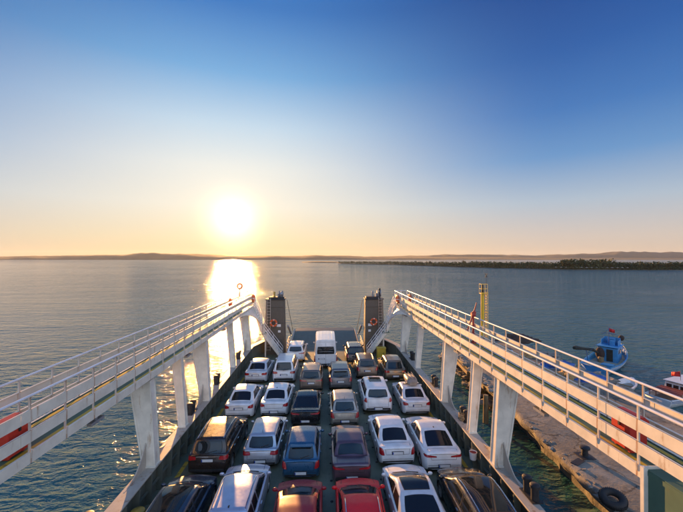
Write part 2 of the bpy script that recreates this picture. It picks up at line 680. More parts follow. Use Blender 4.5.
m, nt2, bs = nodemat('far_leaves')
oi = noise_tex(nt2, .12, 3, .6, coord='World')
nt2.links.new(ramp(nt2, oi, [(.3, (.022, .036, .012)), (.55, (.042, .060, .020)), (.75, (.080, .085, .030))]), bs.inputs['Base Color'])
bs.inputs['Roughness'].default_value = .85
M['far_leaves'] = m
M['bark'] = mat_plain('bark', (.09, .065, .045), .9, 0, .3)


def leaf_clump(mb, c, r, n, rnd):
    """many small leaf-sized faces spread through a crown volume"""
    for _ in range(n):
        d = Vector((rnd.gauss(0, 1), rnd.gauss(0, 1), rnd.gauss(0, 1))).normalized() * (rnd.random() ** .45)
        p = Vector((c[0] + d.x * r[0], c[1] + d.y * r[1], c[2] + d.z * r[2]))
        a = Vector((rnd.gauss(0, 1), rnd.gauss(0, 1), rnd.gauss(0, 1))).normalized()
        b = a.cross(Vector((rnd.gauss(0, 1), rnd.gauss(0, 1), rnd.gauss(0, 1)))).normalized()
        s = rnd.uniform(.5, 1.0) * max(.34, r[0] * .3)
        mb.face([mb.vert(p + a * s), mb.vert(p + b * s * .8), mb.vert(p - a * s), mb.vert(p - b * s * .8)])


rnd = random.Random(21)
mass = MB()
# the unbroken belt of far trees
for i in range(420):
    px = 339 + (760 - 339) * (i + rnd.random()) / 420
    p = spit_point(px)
    d = Vector((p.x, p.y, 0)).normalized()
    q = p + d * rnd.uniform(5, 34)
    env = 1.0
    if px < 385: env = .60
    elif px < 470: env = .68
    elif 470 <= px < 560: env = .78
    elif 560 <= px < 612: env = 1.12
    elif 612 <= px < 645: env = .85
    else: env = .85
    h = rnd.uniform(7.4, 9.8) * env
    rr = h * rnd.uniform(.34, .48)
    base = WATER_Z + .8
    leaf_clump(mass, (q.x, q.y, base + h * .55), (rr, rr, h * .46), 60, rnd)
    leaf_clump(mass, (q.x + rr * .5, q.y, base + h * .35), (rr * .8, rr * .8, h * .33), 34, rnd)
for i in range(620):
    px = 341 + (760 - 341) * (i + rnd.random()) / 620
    p = spit_point(px)
    d = Vector((p.x, p.y, 0)).normalized()
    q = p + d * rnd.uniform(3.5, 9)
    rr = rnd.uniform(1.0, 2.0) * (.7 if px < 400 else 1)
    leaf_clump(mass, (q.x, q.y, WATER_Z + .6 + rr * .7), (rr * 1.3, rr, rr), 24, rnd)
o = mass.build('distant_woods', M['far_leaves'])
tag(o, 'dark belt of far trees covering the low spit across the water', None, None, 'stuff')

# the taller trees one can tell apart along it
def far_tree(px, back, h, wd, label, seed):
    r2 = random.Random(seed)
    p = spit_point(px); d = Vector((p.x, p.y, 0)).normalized()
    q = p + d * back
    root = empty('tree', (q.x, q.y, WATER_Z + .7))
    t = MB()
    t.tube([(0, 0, 0), (.15, .1, h * .35), (0, .2, h * .7)], [.28, .2, .08], 7)
    for k in range(4):
        a = k * 1.7 + seed
        t.tube([(.1, .1, h * (.35 + .08 * k)), (math.cos(a) * wd * .6, math.sin(a) * wd * .6, h * (.6 + .06 * k))], [.12, .04], 5)
    t.build('trunk', M['bark'], root, 40)
    c = MB()
    for k in range(7):
        a = r2.uniform(0, 2 * PI); rr = r2.uniform(0, wd * .62)
        leaf_clump(c, (math.cos(a) * rr, math.sin(a) * rr, h * r2.uniform(.48, .86)), (wd * .5, wd * .5, h * .16), 34, r2)
    c.build('crown', M['far_leaves'], root)
    tag(root, label, 'tree', 'taller trees on the wooded spit')


far_tree(464, 12, 9.0, 4.0, 'tall round tree standing highest at the middle of the wooded spit', 3)
far_tree(430, 12, 7.4, 3.2, 'tall tree on the spit just left of its highest round tree', 4)
far_tree(581, 14, 11.8, 4.8, 'broad tall tree at the crest of the wood behind the beach parasols', 5)
far_tree(562, 10, 10.4, 3.8, 'tall tree left of the broad crest tree behind the beach parasols', 6)
far_tree(606, 14, 10.0, 4.0, 'tall tree right of the broad crest tree behind the beach parasols', 8)
far_tree(352, 12, 6.0, 3.0, 'small round tree near the thin outer tip of the spit', 9)

# beach parasols on the sand in front of the trees
M['straw'] = mat_plain('straw', (.24, .20, .15), .85, 0, .2)
par = MB()
par.lathe([(.05, 0), (.05, 1.9)], (0, 0, 0), 'z', 6)
par.lathe([(1.55, 1.75), (1.0, 2.15), (.1, 2.7)], (0, 0, 0), 'z', 10)
pm = par.mesh('beach_parasol', M['straw'], 30)
rnd = random.Random(5)
for i in range(15):
    px = 556 + i * 5.1
    p = spit_point(px); d = Vector((p.x, p.y, 0)).normalized()
    o = bpy.data.objects.new('beach_parasol', pm); COL.objects.link(o)
    q = p + d * rnd.uniform(2.6, 6.2)
    o.location = (q.x, q.y, WATER_Z + .35)
    tag(o, 'small straw beach parasol on the sand before the far trees', 'parasol', 'straw parasols in a row on the far beach')

# ------------------------------------------------------------------ haze
if HAZE > 0:
    mb = MB()
    mb.box((0, 2200, 45), (8800, 4900, 98))
    ho = mb.build('haze', None) if False else None
    me = mb.mesh('haze', [])
    ho = bpy.data.objects.new('haze', me); COL.objects.link(ho)
    hm = bpy.data.materials.new('haze_air'); hm.use_nodes = True
    hn = hm.node_tree
    for n in list(hn.nodes):
        if n.type == 'BSDF_PRINCIPLED': hn.nodes.remove(n)
    pv = hn.nodes.new('ShaderNodeVolumePrincipled')
    pv.inputs['Color'].default_value = (.72, .82, 1.0, 1)
    pv.inputs['Density'].default_value = HAZE
    pv.inputs['Anisotropy'].default_value = .35
    out = [n for n in hn.nodes if n.type == 'OUTPUT_MATERIAL'][0]
    hn.links.new(pv.outputs[0], out.inputs['Volume'])
    me.materials.append(hm)
    tag(ho, 'pale evening haze over the water', None, None, 'stuff')
# ------------------------------------------------------------------ the ferry
ferry = empty('car_ferry', (0, 0, 0))
tag(ferry, 'car ferry with open vehicle deck, white side galleries and lowered bow ramp', 'ferry')

GI, GO = 7.15, 8.44            # gallery: inner and outer edge
FLOOR_Z = 5.15
G0, G1 = 7.6, 35.6             # gallery from the bridge to its bow end
BW_I, BW_O, BW_T = 7.15, 7.52, 1.24
BOW = 38.0

# hull sides and deck
mb = MB()
for s in (-1, 1):
    mb.prism([(s * BW_O, -2, -3.2), (s * BW_O, -2, -.02), (s * BW_O, 34, -.02), (s * 6.9, BOW - .2, -.02), (s * 6.2, BOW - .2, -3.2), (s * 7.2, 34, -3.2)], (-s * .25, 0, 0))
mb.box((0, BOW - .35, -1.6), (12.6, .3, 3.1))
mb.build('hull', M['hull_green'], ferry)

mb = MB()
nx, ny = 12, 24
mb.prism([(-BW_I, -2, 0), (BW_I, -2, 0), (BW_I, 35.5, 0), (6.3, BOW - .25, 0), (-6.3, BOW - .25, 0), (-BW_I, 35.5, 0)], (0, 0, -.25))
deck = mb.build('vehicle_deck', M['deck'], ferry)
# painted lines on the deck, worn: 4 mm sheets
for s in (-1, 1):
    mb = MB()
    for k in range(9):
        y0 = 9 + k * 3
        x0 = s * 6.68
        mb.face([mb.vert(p) for p in ((x0 - .09, y0, .004), (x0 + .09, y0, .004), (x0 + .09, y0 + 2.4, .004), (x0 - .09, y0 + 2.4, .004))])
    mb.build('edge_line', M['yellow_paint'], deck)
# raised lashing studs between the lanes
mb = MB()
for x in (-4.14, -2.05, .08, 2.3, 4.42):
    for k in range(20):
        mb.lathe([(.06, 0), (.055, .02), (.03, .03)], (x + .2, 9 + k * 1.32, 0), 'z', 10)
mb.build('lashing_stud', M['dark_iron'], deck, 40)


def sx(s, pts):
    return [(s * p[0], p[1], p[2]) for p in pts]


large = {-1: (14.85, 21.6, 33.2), 1: (14.2, 20.7, 32.0)}
small = {-1: (18.3, 28.1), 1: (17.0, 27.2)}
bol_y = {-1: (24.6, 20.0, 11.2, 30.6), 1: (23.5, 18.4, 29.6, 12.4)}

for s in (-1, 1):
    # --- bulwark
    bw = empty('bulwark', (0, 0, 0), 0, ferry)
    mb = MB()
    path = [(BW_I + .10, -2), (BW_I + .10, 34.5), (6.35, 37.2)]
    for a, b in zip(path, path[1:]):
        mb.bar((s * a[0], a[1], BW_T / 2 - .03), (s * b[0], b[1], BW_T / 2 - .03), .08, BW_T - .06)
    # stiffener brackets and a mid rail on the inner face
    k = 0
    y = 8.0
    while y < 34.4:
        mb.prism(sx(s, [(BW_I + .06, y, .0), (BW_I - .16, y, .0), (BW_I - .22, y, BW_T - .16), (BW_I - .22, y, BW_T - .06), (BW_I + .06, y, BW_T - .06)]), (0, .06, 0))
        y += .92; k += 1
    mb.bar((s * (BW_I - .04), -2, .52), (s * (BW_I - .04), 34.4, .52), .09, .07)
    mb.build('plating', M['hull_green'], bw)
    mb = MB()
    cap = [(BW_I + .08, -2), (BW_I + .08, 34.6), (6.33, 37.25)]
    for a, b in zip(cap, cap[1:]):
        mb.bar((s * a[0], a[1], BW_T), (s * b[0], b[1], BW_T), .56, .06)
    mb.build('cap_rail', M['cap_paint'], bw, None, .008)
    # mooring bitts that stand on the outer edge
    for y in bol_y[s]:
        mb = MB()
        for dy in (-.24, .24):
            mb.lathe([(.13, 0), (.13, .44), (.17, .46), (.17, .56), (.12, .60)], (s * (BW_O - .06), y + dy, BW_T + .03), 'z', 14)
        mb.box((s * (BW_O - .06), y, BW_T + .045), (.4, .86, .03))
        mb.build('mooring_bitt', M['dark_iron'], bw, 40)

    # --- side gallery
    gal = empty('side_gallery', (0, 0, 0), 0, ferry)
    mb = MB()
    mb.box((s * (GI + GO) / 2, (G1 - 3) / 2, FLOOR_Z - .05), (GO - GI - .06, G1 + 3, .10))
    mb.build('floor', M['floor_green'], gal)
    mb = MB()
    for x in (GI + .16, GO - .18):
        mb.face([mb.vert(p) for p in ((s * x - .06, -3, FLOOR_Z + .004), (s * x + .06, -3, FLOOR_Z + .004), (s * x + .06, G1, FLOOR_Z + .004), (s * x - .06, G1, FLOOR_Z + .004))])
    mb.build('floor_line', M['yellow_paint'], gal)
    mb = MB()
    for x in (GI + .42, GO - .42):
        mb.box((s * x, (G0 + G1) / 2, FLOOR_Z - .22), (.12, G1 - G0 - .3, .24))
    y = G0 + .5
    while y < G1:
        mb.box((s * (GI + GO) / 2, y, FLOOR_Z - .17), (GO - GI - .12, .06, .14)); y += 1.15
    mb.build('floor_beam', M['white_steel'], gal)
    bands = [(6.21, 5.93), (5.70, 5.42), (5.18, 4.91)]
    for side, x in (('in', GI), ('out', GO)):
        y0 = G0 if side == 'in' else -3
        for k, (zt, zb) in enumerate(bands):
            ys = y0 if not (side == 'in' and k < 2) else -3
            b = MB()
            # welded from plates about six metres long with a slight step at each joint
            yy = ys; j = 0
            while yy < G1 - .01:
                ye = min(G1, yy + 5.8)
                b.box((s * (x + (.004 if j % 2 else 0)), (yy + ye) / 2, (zt + zb) / 2), (.022, ye - yy - .012, zt - zb))
                b.box((s * x + s * (.03 if side == 'in' else -.03), (yy + ye) / 2, zt - .006), (.06, ye - yy - .012, .012))
                yy = ye; j += 1
            b.build('barrier_board', M['board_steel'], gal)
        b = MB()
        b.tube([(s * x, y0 if side == 'out' else -3, 6.55), (s * x, 20, 6.55), (s * x, G1 + .02, 6.55)], .034, 10)
        b.build('handrail', M['rail_steel'], gal, 50)
        # posts, each its own mesh copy
        pm_ = None
        y = G0 + .12
        while y < G1 + .1:
            if pm_ is None:
                b = MB()
                d = s * (.05 if side == 'in' else -.05)
                b.box((d * .62, 0, 5.86), (.038, .045, 1.36))
                b.prism([(-d * .85, -.016, 5.25), (-d * .24, -.016, 5.25), (-d * .24, -.016, 5.03), (-d * .5, -.016, 5.05)], (0, .032, 0))
                p0 = b.build('railing_post', M['post_steel'], gal)
                p0.location = (s * x, y, 0)
                pm_ = p0
            else:
                dup(pm_, (s * x, y, 0), gal)
            y += 1.17
    # end rail across the bow end of the gallery (outer half; the inner half opens to the stair)
    b = MB()
    for z in (6.55, 6.1, 5.62):
        b.tube([(s * GO, G1 + .03, z), (s * (GI + .0), G1 + .03, z)], .028, 8)
    for x in (GI + .03, (GI + GO) / 2, GO - .03):
        b.box((s * x, G1 + .03, 5.88), (.05, .05, 1.36))
    b.build('end_railing', M['rail_steel'], gal)
    b = MB()
    b.box((s * (GI + GO) / 2, G1 + .02, 5.07), (GO - GI, .03, .3))
    b.build('end_board', M['white_steel'], gal)
    # white plate where the gallery meets the green side of the deckhouse
    b = MB()
    b.prism(sx(s, [(GI - .02, G0 - .04, 5.23), (GI + .62, G0 - .04, 5.23), (GI + .62, G0 - .04, 3.2), (GI - .02, G0 - .04, 3.2)]), (0, -.03, 0))
    b.box((s * (GI - .01), G0 - .06, 4.2), (.10, .09, 2.05))
    b.build('corner_plate', M['white_steel'], gal)
    b = MB()
    b.box((s * (GI + .34), 2.2, 4.0), (.6, 10.6, 2.36))
    b.build('deckhouse_side', M['floor_green'], gal)

    # pipes and a cable tray slung under the gallery
    b = MB()
    for x, z, r_ in ((GI + .62, FLOOR_Z - .34, .045), (GI + .78, FLOOR_Z - .33, .03), (GO - .2, FLOOR_Z - .3, .035)):
        b.tube([(s * x, G0 - .5, z), (s * x, 20, z - .02), (s * x, G1 - 1.2, z)], r_, 8)
    b.build('service_pipe', M['lamp_grey'], gal, 50)
    for y in (11.5, 19.0, 25.6, 31.2):
        b = MB()
        b.box((s * (GI + .12), y, FLOOR_Z - .42), (.16, .62, .09)); b.box((s * (GI + .12), y, FLOOR_Z - .34), (.05, .1, .12))
        b.build('deck_light', M['lamp_grey'], gal)

    # --- legs that carry the gallery
    def leg(y, big):
        b = MB()
        zt = FLOOR_Z - .34
        if big:
            foot = [(7.02, BW_T + .03), (7.50, BW_T + .03)]
            head = [(7.24, zt), (8.05, zt)]
            d = .38
        else:
            foot = [(7.14, BW_T + .03), (7.44, BW_T + .03)]
            head = [(7.40, zt), (7.80, zt)]
            d = .30
        P = [(s * foot[0][0], y, foot[0][1]), (s * foot[1][0], y, foot[1][1]), (s * head[1][0], y, head[1][1]), (s * head[0][0], y, head[0][1])]
        b.prism(P, (0, d, 0))
        # flanges: the web plates stand a little proud on the aft and forward faces
        for yy in (y - .02, y + d + .0):
            for (f, h) in ((foot[0], head[0]), (foot[1], head[1])):
                b.bar((s * f[0], yy + .01, f[1]), (s * h[0], yy + .01, h[1]), .07, .03, up=(0, 1, 0))
        # doubler foot
        b.box((s * (foot[0][0] + foot[1][0]) / 2, y + d / 2, BW_T + .05), (foot[1][0] - foot[0][0] + .10, d + .16, .04))
        o = b.build('gallery_leg', M['white_steel'], ferry)
        if big:
            # curved gusset plates running out along the bulwark from the foot
            for sg in (-1, 1):
                g = []
                y1 = y - .025 if sg < 0 else y + d + .025
                for k in range(9):
                    a = k / 8
                    g.append((s * 7.36, y1 + sg * (1.55 * a), BW_T + .035 + 1.0 * (1 - a) ** 2.6))
                g += [(s * 7.36, y1 + sg * 1.55, BW_T + .02), (s * 7.36, y1, BW_T + .02)]
                gb = MB(); gb.prism(g, (s * .04, 0, 0))
                gb.build('gusset', M['cap_paint'], o)
        return o
    for y in large[s]: leg(y, True)
    for y in small[s]: leg(y, False)
    # haunched plate under the bow end, down to the stair landing
    b = MB()
    arc = []
    for k in range(10):
        a = k / 9 * PI / 2
        arc.append((7.15 - .1 * k / 9, 29.6 + 5.2 * math.sin(a), 4.92 - 2.3 * (1 - math.cos(a))))
    poly = [(7.15, 29.6, 4.925), (7.14, G1, 4.925), (6.2, G1 - .2, 2.45), (6.9, 34.6, 2.35)]
    top = [Vector((s * 7.14, 29.6 + (G1 - 29.6) * k / 9, 4.925)) for k in range(10)]
    low = []
    for k in range(10):
        q = k / 9
        zz = 4.90 - 2.45 * (1 - math.sqrt(max(0, 1 - q ** 2.2)))
        low.append(Vector((s * (7.13 - .95 * q ** 2), 29.6 + (G1 - .2 - 29.6) * q, zz)))
    th = Vector((s * .05, 0, 0))
    A = [b.vert(p) for p in top]; B_ = [b.vert(p) for p in low]
    A2 = [b.vert(p + th) for p in top]; B2 = [b.vert(p + th) for p in low]
    for k in range(9):
        b.face((A[k], A[k + 1], B_[k + 1], B_[k])); b.face((A2[k], B2[k], B2[k + 1], A2[k + 1]))
        b.face((B_[k], B_[k + 1], B2[k + 1], B2[k]))
        b.face((A[k], A2[k], A2[k + 1], A[k + 1]))
    b.face((A[9], A2[9], B2[9], B_[9]))
    b.build('haunch_plate', M['white_steel'], gal, 40)

    # --- stair from the gallery to the vehicle deck, in two flights
    st = empty('deck_stair', (0, 0, 0), 0, ferry)
    top = Vector((s * 7.10, G1 - .05, 5.0)); land = Vector((s * 6.15, G1 - .2, 2.45)); foot = Vector((s * 4.25, 35.2, .02))
    W2 = .85
    for nm, a, b_ in (('upper_flight', top, land), ('lower_flight', land, foot)):
        b = MB()
        for dy in (0, W2):
            b.bar(a + Vector((0, dy - .42, 0)), b_ + Vector((0, dy - .42, 0)), .05, .26, up=(0, 0, 1))
        n = int(abs(a.z - b_.z) / .24)
        for k in range(1, n):
            p = a.lerp(b_, k / n)
            b.box(p + Vector((0, W2 / 2 - .42, 0)), (.24, W2 - .06, .03))
        b.build('stair_flight', M['white_steel'], st)
        b = MB()
        for dy in (-.02, W2 + .02):
            o2 = Vector((0, dy - .42, 0))
            for hgt in (.95, .62, .32):
                b.tube([a + o2 + Vector((0, 0, hgt)), b_ + o2 + Vector((0, 0, hgt))], .024, 8)
            for k in range(0, 5):
                p = a.lerp(b_, k / 4) + o2
                b.box(p + Vector((0, 0, .45)), (.04, .04, 1.0))
        b.build('stair_railing', M['rail_steel'], st, 50)
    b = MB(); b.box((land.x, land.y, land.z - .06), (.7, .95, .06)); b.build('landing', M['floor_green'], st)
    b = MB(); b.box((land.x - s * .2, land.y, 1.2), (.12, .12, 2.4)); b.build('landing_leg', M['white_steel'], st)

    # --- tower for the ramp hoist
    tw = empty('ramp_tower', (0, 0, 0), 0, ferry)
    b = MB()
    cx, zt = s * 5.15, 5.55
    lo = [(cx - 1.02, 36.2, 0), (cx + 1.02, 36.2, 0), (cx + 1.02, 37.7, 0), (cx - 1.02, 37.7, 0)]
    hi = [(cx - .93, 36.45, zt), (cx + .93, 36.45, zt), (cx + .93, 37.45, zt), (cx - .93, 37.45, zt)]
    i0 = [b.vert(p) for p in lo]; i1 = [b.vert(p) for p in hi]
    b.face(i0[::-1]); b.face(i1)
    for k in range(4): b.face((i0[k], i0[(k + 1) % 4], i1[(k + 1) % 4], i1[k]))
    for z in (1.6, 3.2, 4.8):
        b.box((cx, 36.2 + .25 * z / zt - .02, z), (2.02 - .03 * z, .03, .05))
    b.build('tower_body', M['tower_paint'], tw, None, .02)
    b = MB()
    b.box((cx, 36.95, zt + .06), (2.0, 1.2, .1))
    b.box((cx - s * .1, 36.95, zt + .2), (1.5, .9, .2))
    b.build('tower_cap', M['dark_iron'], tw, None, .01)
    b = MB()
    b.lathe([(.34, 0), (.34, .07), (.12, .09), (.12, .3), (.34, .32), (.34, .4)], (cx + .35, 36.9, zt + .62), 'x', 18)
    b.box((cx + .5, 36.9, zt + .45), (.6, .16, .4))
    b.build('sheave', M['lamp_grey'], tw, 40)
    b = MB()
    b.lathe([(.13, 0), (.13, .12), (.09, .14), (.10, .42), (.14, .44), (.05, .56)], (cx - .12, 36.8, zt + .3), 'z', 14)
    b.build('signal_lamp', M['brass'] if s < 0 else M['lamp_grey'], tw, 40)
    if s > 0:
        b = MB(); b.tube([(cx + .62, 36.8, zt + .3), (cx + .62, 36.8, zt + 1.0)], .07, 10); b.ball((cx + .62, 36.8, zt + 1.05), .12)
        b.build('vent_pipe', M['dark_iron'], tw, 40)
    else:
        b = MB(); b.ball((cx + .62, 36.75, zt + .62), (.22, .26, .22), 12, 8); b.box((cx + .62, 36.8, zt + .35), (.12, .12, .2))
        b.build('searchlight', M['lamp_grey'], tw, 40)
    # rungs up the inboard edge, a hatch and a hydraulic ram
    b = MB()
    for k in range(18):
        z = .5 + k * .3; yy = 36.2 + .25 * z / zt
        b.box((cx + s * .62, yy - .09, z), (.34, .025, .025))
        for dx in (-.16, .16): b.box((cx + s * .62 + dx, yy - .045, z), (.022, .1, .022))
    for dx in (-.18, .18): b.bar((cx + s * .62 + dx, 36.12, .4), (cx + s * .62 + dx, 36.34, 5.8), .03, .03, up=(0, 1, 0))
    b.build('rung_ladder', M['post_steel'], tw)
    b = MB(); b.box((cx - s * .45, 36.2 + .25 * 1.0 / zt - .03, 1.0), (.7, .06, 1.2)); b.box((cx - s * .2, 36.2 - .05, 1.0), (.05, .06, .2))
    b.build('access_hatch', M['tower_paint'], tw, None, .015)
    b = MB(); b.tube([(s * 3.98, 37.9, 2.6), (s * 3.93, 40.6, 1.2)], .11, 12); b.tube([(s * 3.93, 40.6, 1.2), (s * 3.90, 42.2, .62)], .055, 10)
    b.build('hydraulic_ram', M['lamp_grey'], tw, 40)
    # two small notices on the aft face
    for (dx, z, ww, hh) in ((.40, 2.95, .42, .26), (.46, 2.35, .26, .22)):
        b = MB(); yy = 36.2 + .25 * z / zt - .015
        b.box((cx + dx * (1 if s < 0 else -1.0) + (0 if s < 0 else -.05), yy, z), (ww, .012, hh))
        b.build('notice_plate', M['sign_white'], tw)
    # guard rail on the side next to the ramp
    b = MB()
    gx = s * 3.95
    for z in (1.05, .7, .35):
        b.tube([(gx, 36.0, z), (gx, 39.0, z + .2)], .025, 8)
    for k in range(5):
        b.box((gx, 36.0 + k * .75, .55 + .05 * k), (.04, .04, 1.1))
    b.build('guard_rail', M['post_steel'], tw, 50)
    b = MB()
    b.bar((s * 4.0, 37.2, zt - .1), (s * 3.9, 43.0, 1.0), .04, .04)
    b.build('hoist_wire', M['dark_iron'], tw)

# --- bow ramp
rp = empty('bow_ramp', (0, 0, 0), 0, ferry)
RW = 3.86
a0, a1 = Vector((0, BOW - .2, .02)), Vector((0, 45.2, .86))
M['ramp_plate'] = mat_weathered('ramp_plate', (.115, .15, .14), amount=.60, rough=.6, rustcol=(.16, .12, .07))
b = MB()
b.prism([(-RW, a0.y, a0.z), (RW, a0.y, a0.z), (RW, a1.y - .9, a1.z - .11), (-RW, a1.y - .9, a1.z - .11)], (0, .02, -.22))
b.build('ramp_plating', M['ramp_plate'], rp)
b = MB()
b.prism([(-RW, a1.y - .87, a1.z - .105), (RW, a1.y - .87, a1.z - .105), (RW - .25, a1.y + .35, a1.z - .02), (-RW + .25, a1.y + .35, a1.z - .02)], (0, 0, -.12))
b.build('ramp_flap', M['ramp_plate'], rp)
b = MB()
for k in range(22):
    q = (k + .5) / 22
    p = a0.lerp(a1 - Vector((0, .9, .11)), q)
    for x0 in (-2.0, 2.0):
        b.box((x0, p.y, p.z + .012), (3.2, .05, .022))
b.build('tread_bar', M['ramp_plate'], rp)
for s in (-1, 1):
    b = MB()
    b.bar((s * (RW - .06), a0.y, a0.z + .1), (s * (RW - .06), a1.y - .9, a1.z + .0), .12, .24)
    b.build('ramp_kerb', M['cap_paint'], rp)

# davits and searchlights on the galleries
def add_davit(x, y, s):
    o = empty('davit', (x, y, FLOOR_Z), 0, ferry)
    b = MB(); b.tube([(0, 0, 0), (0, 0, 1.55)], [.06, .05], 10); b.lathe([(.16, 0), (.16, .05)], (0, 0, 0), 'z', 14)
    b.build('davit_post', M['rust_red'], o, 40)
    b = MB(); b.tube([(0, 0, 1.55), (.05, 0, 1.75), (.24, .1, 2.25)], [.045, .04, .025], 10)
    b.build('davit_arm', M['rust_red'], o, 40)
    b = MB(); b.lathe([(.11, -.11), (.14, -.08), (.14, .08), (.11, .11)], (0, 0, 1.6), 'x', 16); b.ball((.04, -.05, 1.72), .10)
    b.build('davit_winch', M['rust_red'], o, 40)
    b = MB(); b.tube([(-.03, 0, 1.55), (-.2, -.1, 1.2), (-.5, -.25, .62)], [.045, .04, .035], 10)
    b.build('davit_strut', M['rust_red'], o, 40)
    return o


add_davit(8.27, 19.2, 1)
fl = empty('floodlight', (-GO + .1, 34.7, 6.4), 0, ferry)
b = MB(); b.tube([(0, 0, -.3), (0, 0, .46)], .07, 10); b.build('lamp_post', M['lamp_grey'], fl, 40)
b = MB(); b.torus((0, 0, .75), .23, .10, 'y', 24, 10); b.box((0, 0, .48), (.16, .14, .12)); b.build('lamp_ring', M['rust_red'], fl, 40)

# ------------------------------------------------------------------ loose things on the ferry
def lifebuoy(loc, rz, label, rx=0):
    b = MB()
    b.torus((0, 0, 0), .30, .085, 'y', 32, 12, slots=lambda u: 1 if (u * 4 + .06) % 1 < .14 else 0)
    o = b.build('lifebuoy', [M['buoy_orange'], M['buoy_white']], None, 60)
    g = MB()
    pts = []
    for k in range(33):
        a = 2 * PI * k / 32
        rr = .41 + (.02 if k % 8 == 4 else -.012)
        pts.append((rr * math.cos(a), 0, rr * math.sin(a)))
    g.tube(pts, .012, 6, False)
    g.build('grab_line', M['rope'], o, 60)
    o.location = loc; o.rotation_euler = (rx, 0, rz)
    o.scale = ((1.0,) * 3 if abs(loc[0]) < 6 else (1.15,) * 3)
    return tag(o, label, 'lifebuoy', 'orange lifebuoys hung round the vehicle deck')


zz = 9.9 - 62.5 * 38 / 350
lifebuoy((-5.25, 36.1 + .0, 3.25), 0, 'orange lifebuoy on the dark tower nearest the sun', R(-2.3))
lifebuoy((5.05, 36.1, 3.30), 0, 'orange lifebuoy on the dark tower beside two white notices', R(-2.3))
lifebuoy((-7.05, 34.9, 5.93), PI / 2, 'orange lifebuoy hung inside the bow end of the sunward gallery')
lifebuoy((7.02, 33.6, 5.90), PI / 2, 'orange lifebuoy at the bow end of the gallery next to the quay, inner barrier')
lifebuoy((8.30, 33.9, 5.95), PI / 2, 'orange lifebuoy on the outer railing of the gallery next to the quay')
lifebuoy((-8.32, 31.2, 5.95), PI / 2, 'orange lifebuoy on the outer railing of the sunward gallery')


def fire_chest(x, y, label):
    o = empty('fire_chest', (x, y, FLOOR_Z + .005))
    b = MB(); b.box((0, 0, .39), (.44, .56, .68)); b.box((0, -.2, .03), (.36, .08, .06)); b.box((0, .2, .03), (.36, .08, .06))
    b.build('chest_body', M['chest_red'], o, None, .012)
    b = MB()
    b.prism([(-.25, -.31, .735), (.25, -.31, .735), (.25, -.31, .79), (.13, -.31, .90), (-.13, -.31, .90), (-.25, -.31, .79)], (0, .62, 0))
    b.build('lid', M['chest_red'], o, None, .01)
    b = MB(); b.box((-.235 if x > 0 else .235, .02, .62), (.03, .05, .09)); b.build('latch', M['dark_iron'], o)
    return tag(o, label, 'chest', 'red fire chests on the galleries')


p = at_t(636, 440, 9.3)
fire_chest(7.58, 8.42, 'red steel chest with ridged lid on the green gallery floor beside the quay')
fire_chest(-7.58, 8.8, 'red steel chest on the gallery over open water, cut off by the picture edge')

# yellow locker by the stair foot, bucket, fender and coiled rope on the deck edge
def locker(x, y, label):
    o = empty('deck_locker', (x, y, 0))
    b = MB(); b.box((0, 0, .55), (.85, .6, 1.06)); b.build('locker_body', M['yellow_paint'], o, None, .015)
    b = MB(); b.box((0, 0, 1.10), (.92, .68, .05)); b.build('lid', M['yellow_paint'], o, None, .01)
    b = MB(); b.box((.2, -.31, .6), (.05, .03, .14)); b.build('handle', M['dark_iron'], o)
    return tag(o, label, 'locker')


locker(5.5, 34.2, 'yellow steel locker on deck below the stair by the quay-side tower')

o = empty('mushroom_vent', (-6.75, 13.0, 0))
b = MB(); b.lathe([(.16, 0), (.16, .62), (.15, .64)], (0, 0, 0), 'z', 16); b.build('vent_pipe', M['rust_red'], o, 40)
b = MB(); b.lathe([(.27, .60), (.29, .66), (.24, .78), (.10, .84)], (0, 0, 0), 'z', 18); b.build('vent_hood', M['brass'], o, 40)
tag(o, 'rusty mushroom vent standing inside the bulwark in the shaded near corner', 'vent')

o = empty('bucket', (6.83, 15.9, .62))
b = MB(); b.lathe([(.14, 0), (.18, .34), (.165, .34), (.125, .02)], (0, 0, 0), 'z', 18); b.build('bucket_shell', M['sign_white'], o, 50)
b = MB(); b.lathe([(.15, .30), (.155, .302)], (0, 0, 0), 'z', 18); b.build('rust_water', M['rust_red'], o)
b = MB(); b.tube([(-.18, 0, .33), (-.12, 0, .47), (0, 0, .52), (.12, 0, .47), (.18, 0, .33)], .01, 6); b.build('handle', M['lamp_grey'], o)
tag(o, 'small white bucket hung inside the bulwark behind the black car', 'bucket')


def rope_coil(x, y, z, label, seed):
    r = random.Random(seed)
    pts = []
    for k in range(150):
        a = k * .42
        rr = .20 + .05 * math.sin(k * .9) + r.uniform(-.02, .02)
        pts.append((x + rr * math.cos(a) * .6, y + rr * math.sin(a) * 1.2, z + .012 * (k / 6) + r.uniform(0, .015)))
    for k in range(12):
        pts.append((x - (.05 + .02 * k) * (1 if x > 0 else -1), y + .03 * k, z + .28 - .06 * k))
    b = MB(); b.tube(pts, .022, 6)
    o = b.build('mooring_rope', M['rope'], None, 60)
    return tag(o, label, 'rope', 'mooring ropes on the bulwark')


rope_coil(7.3, 18.4, BW_T + .05, 'tan mooring rope piled on the bulwark bitt beside the thin white leg', 3)
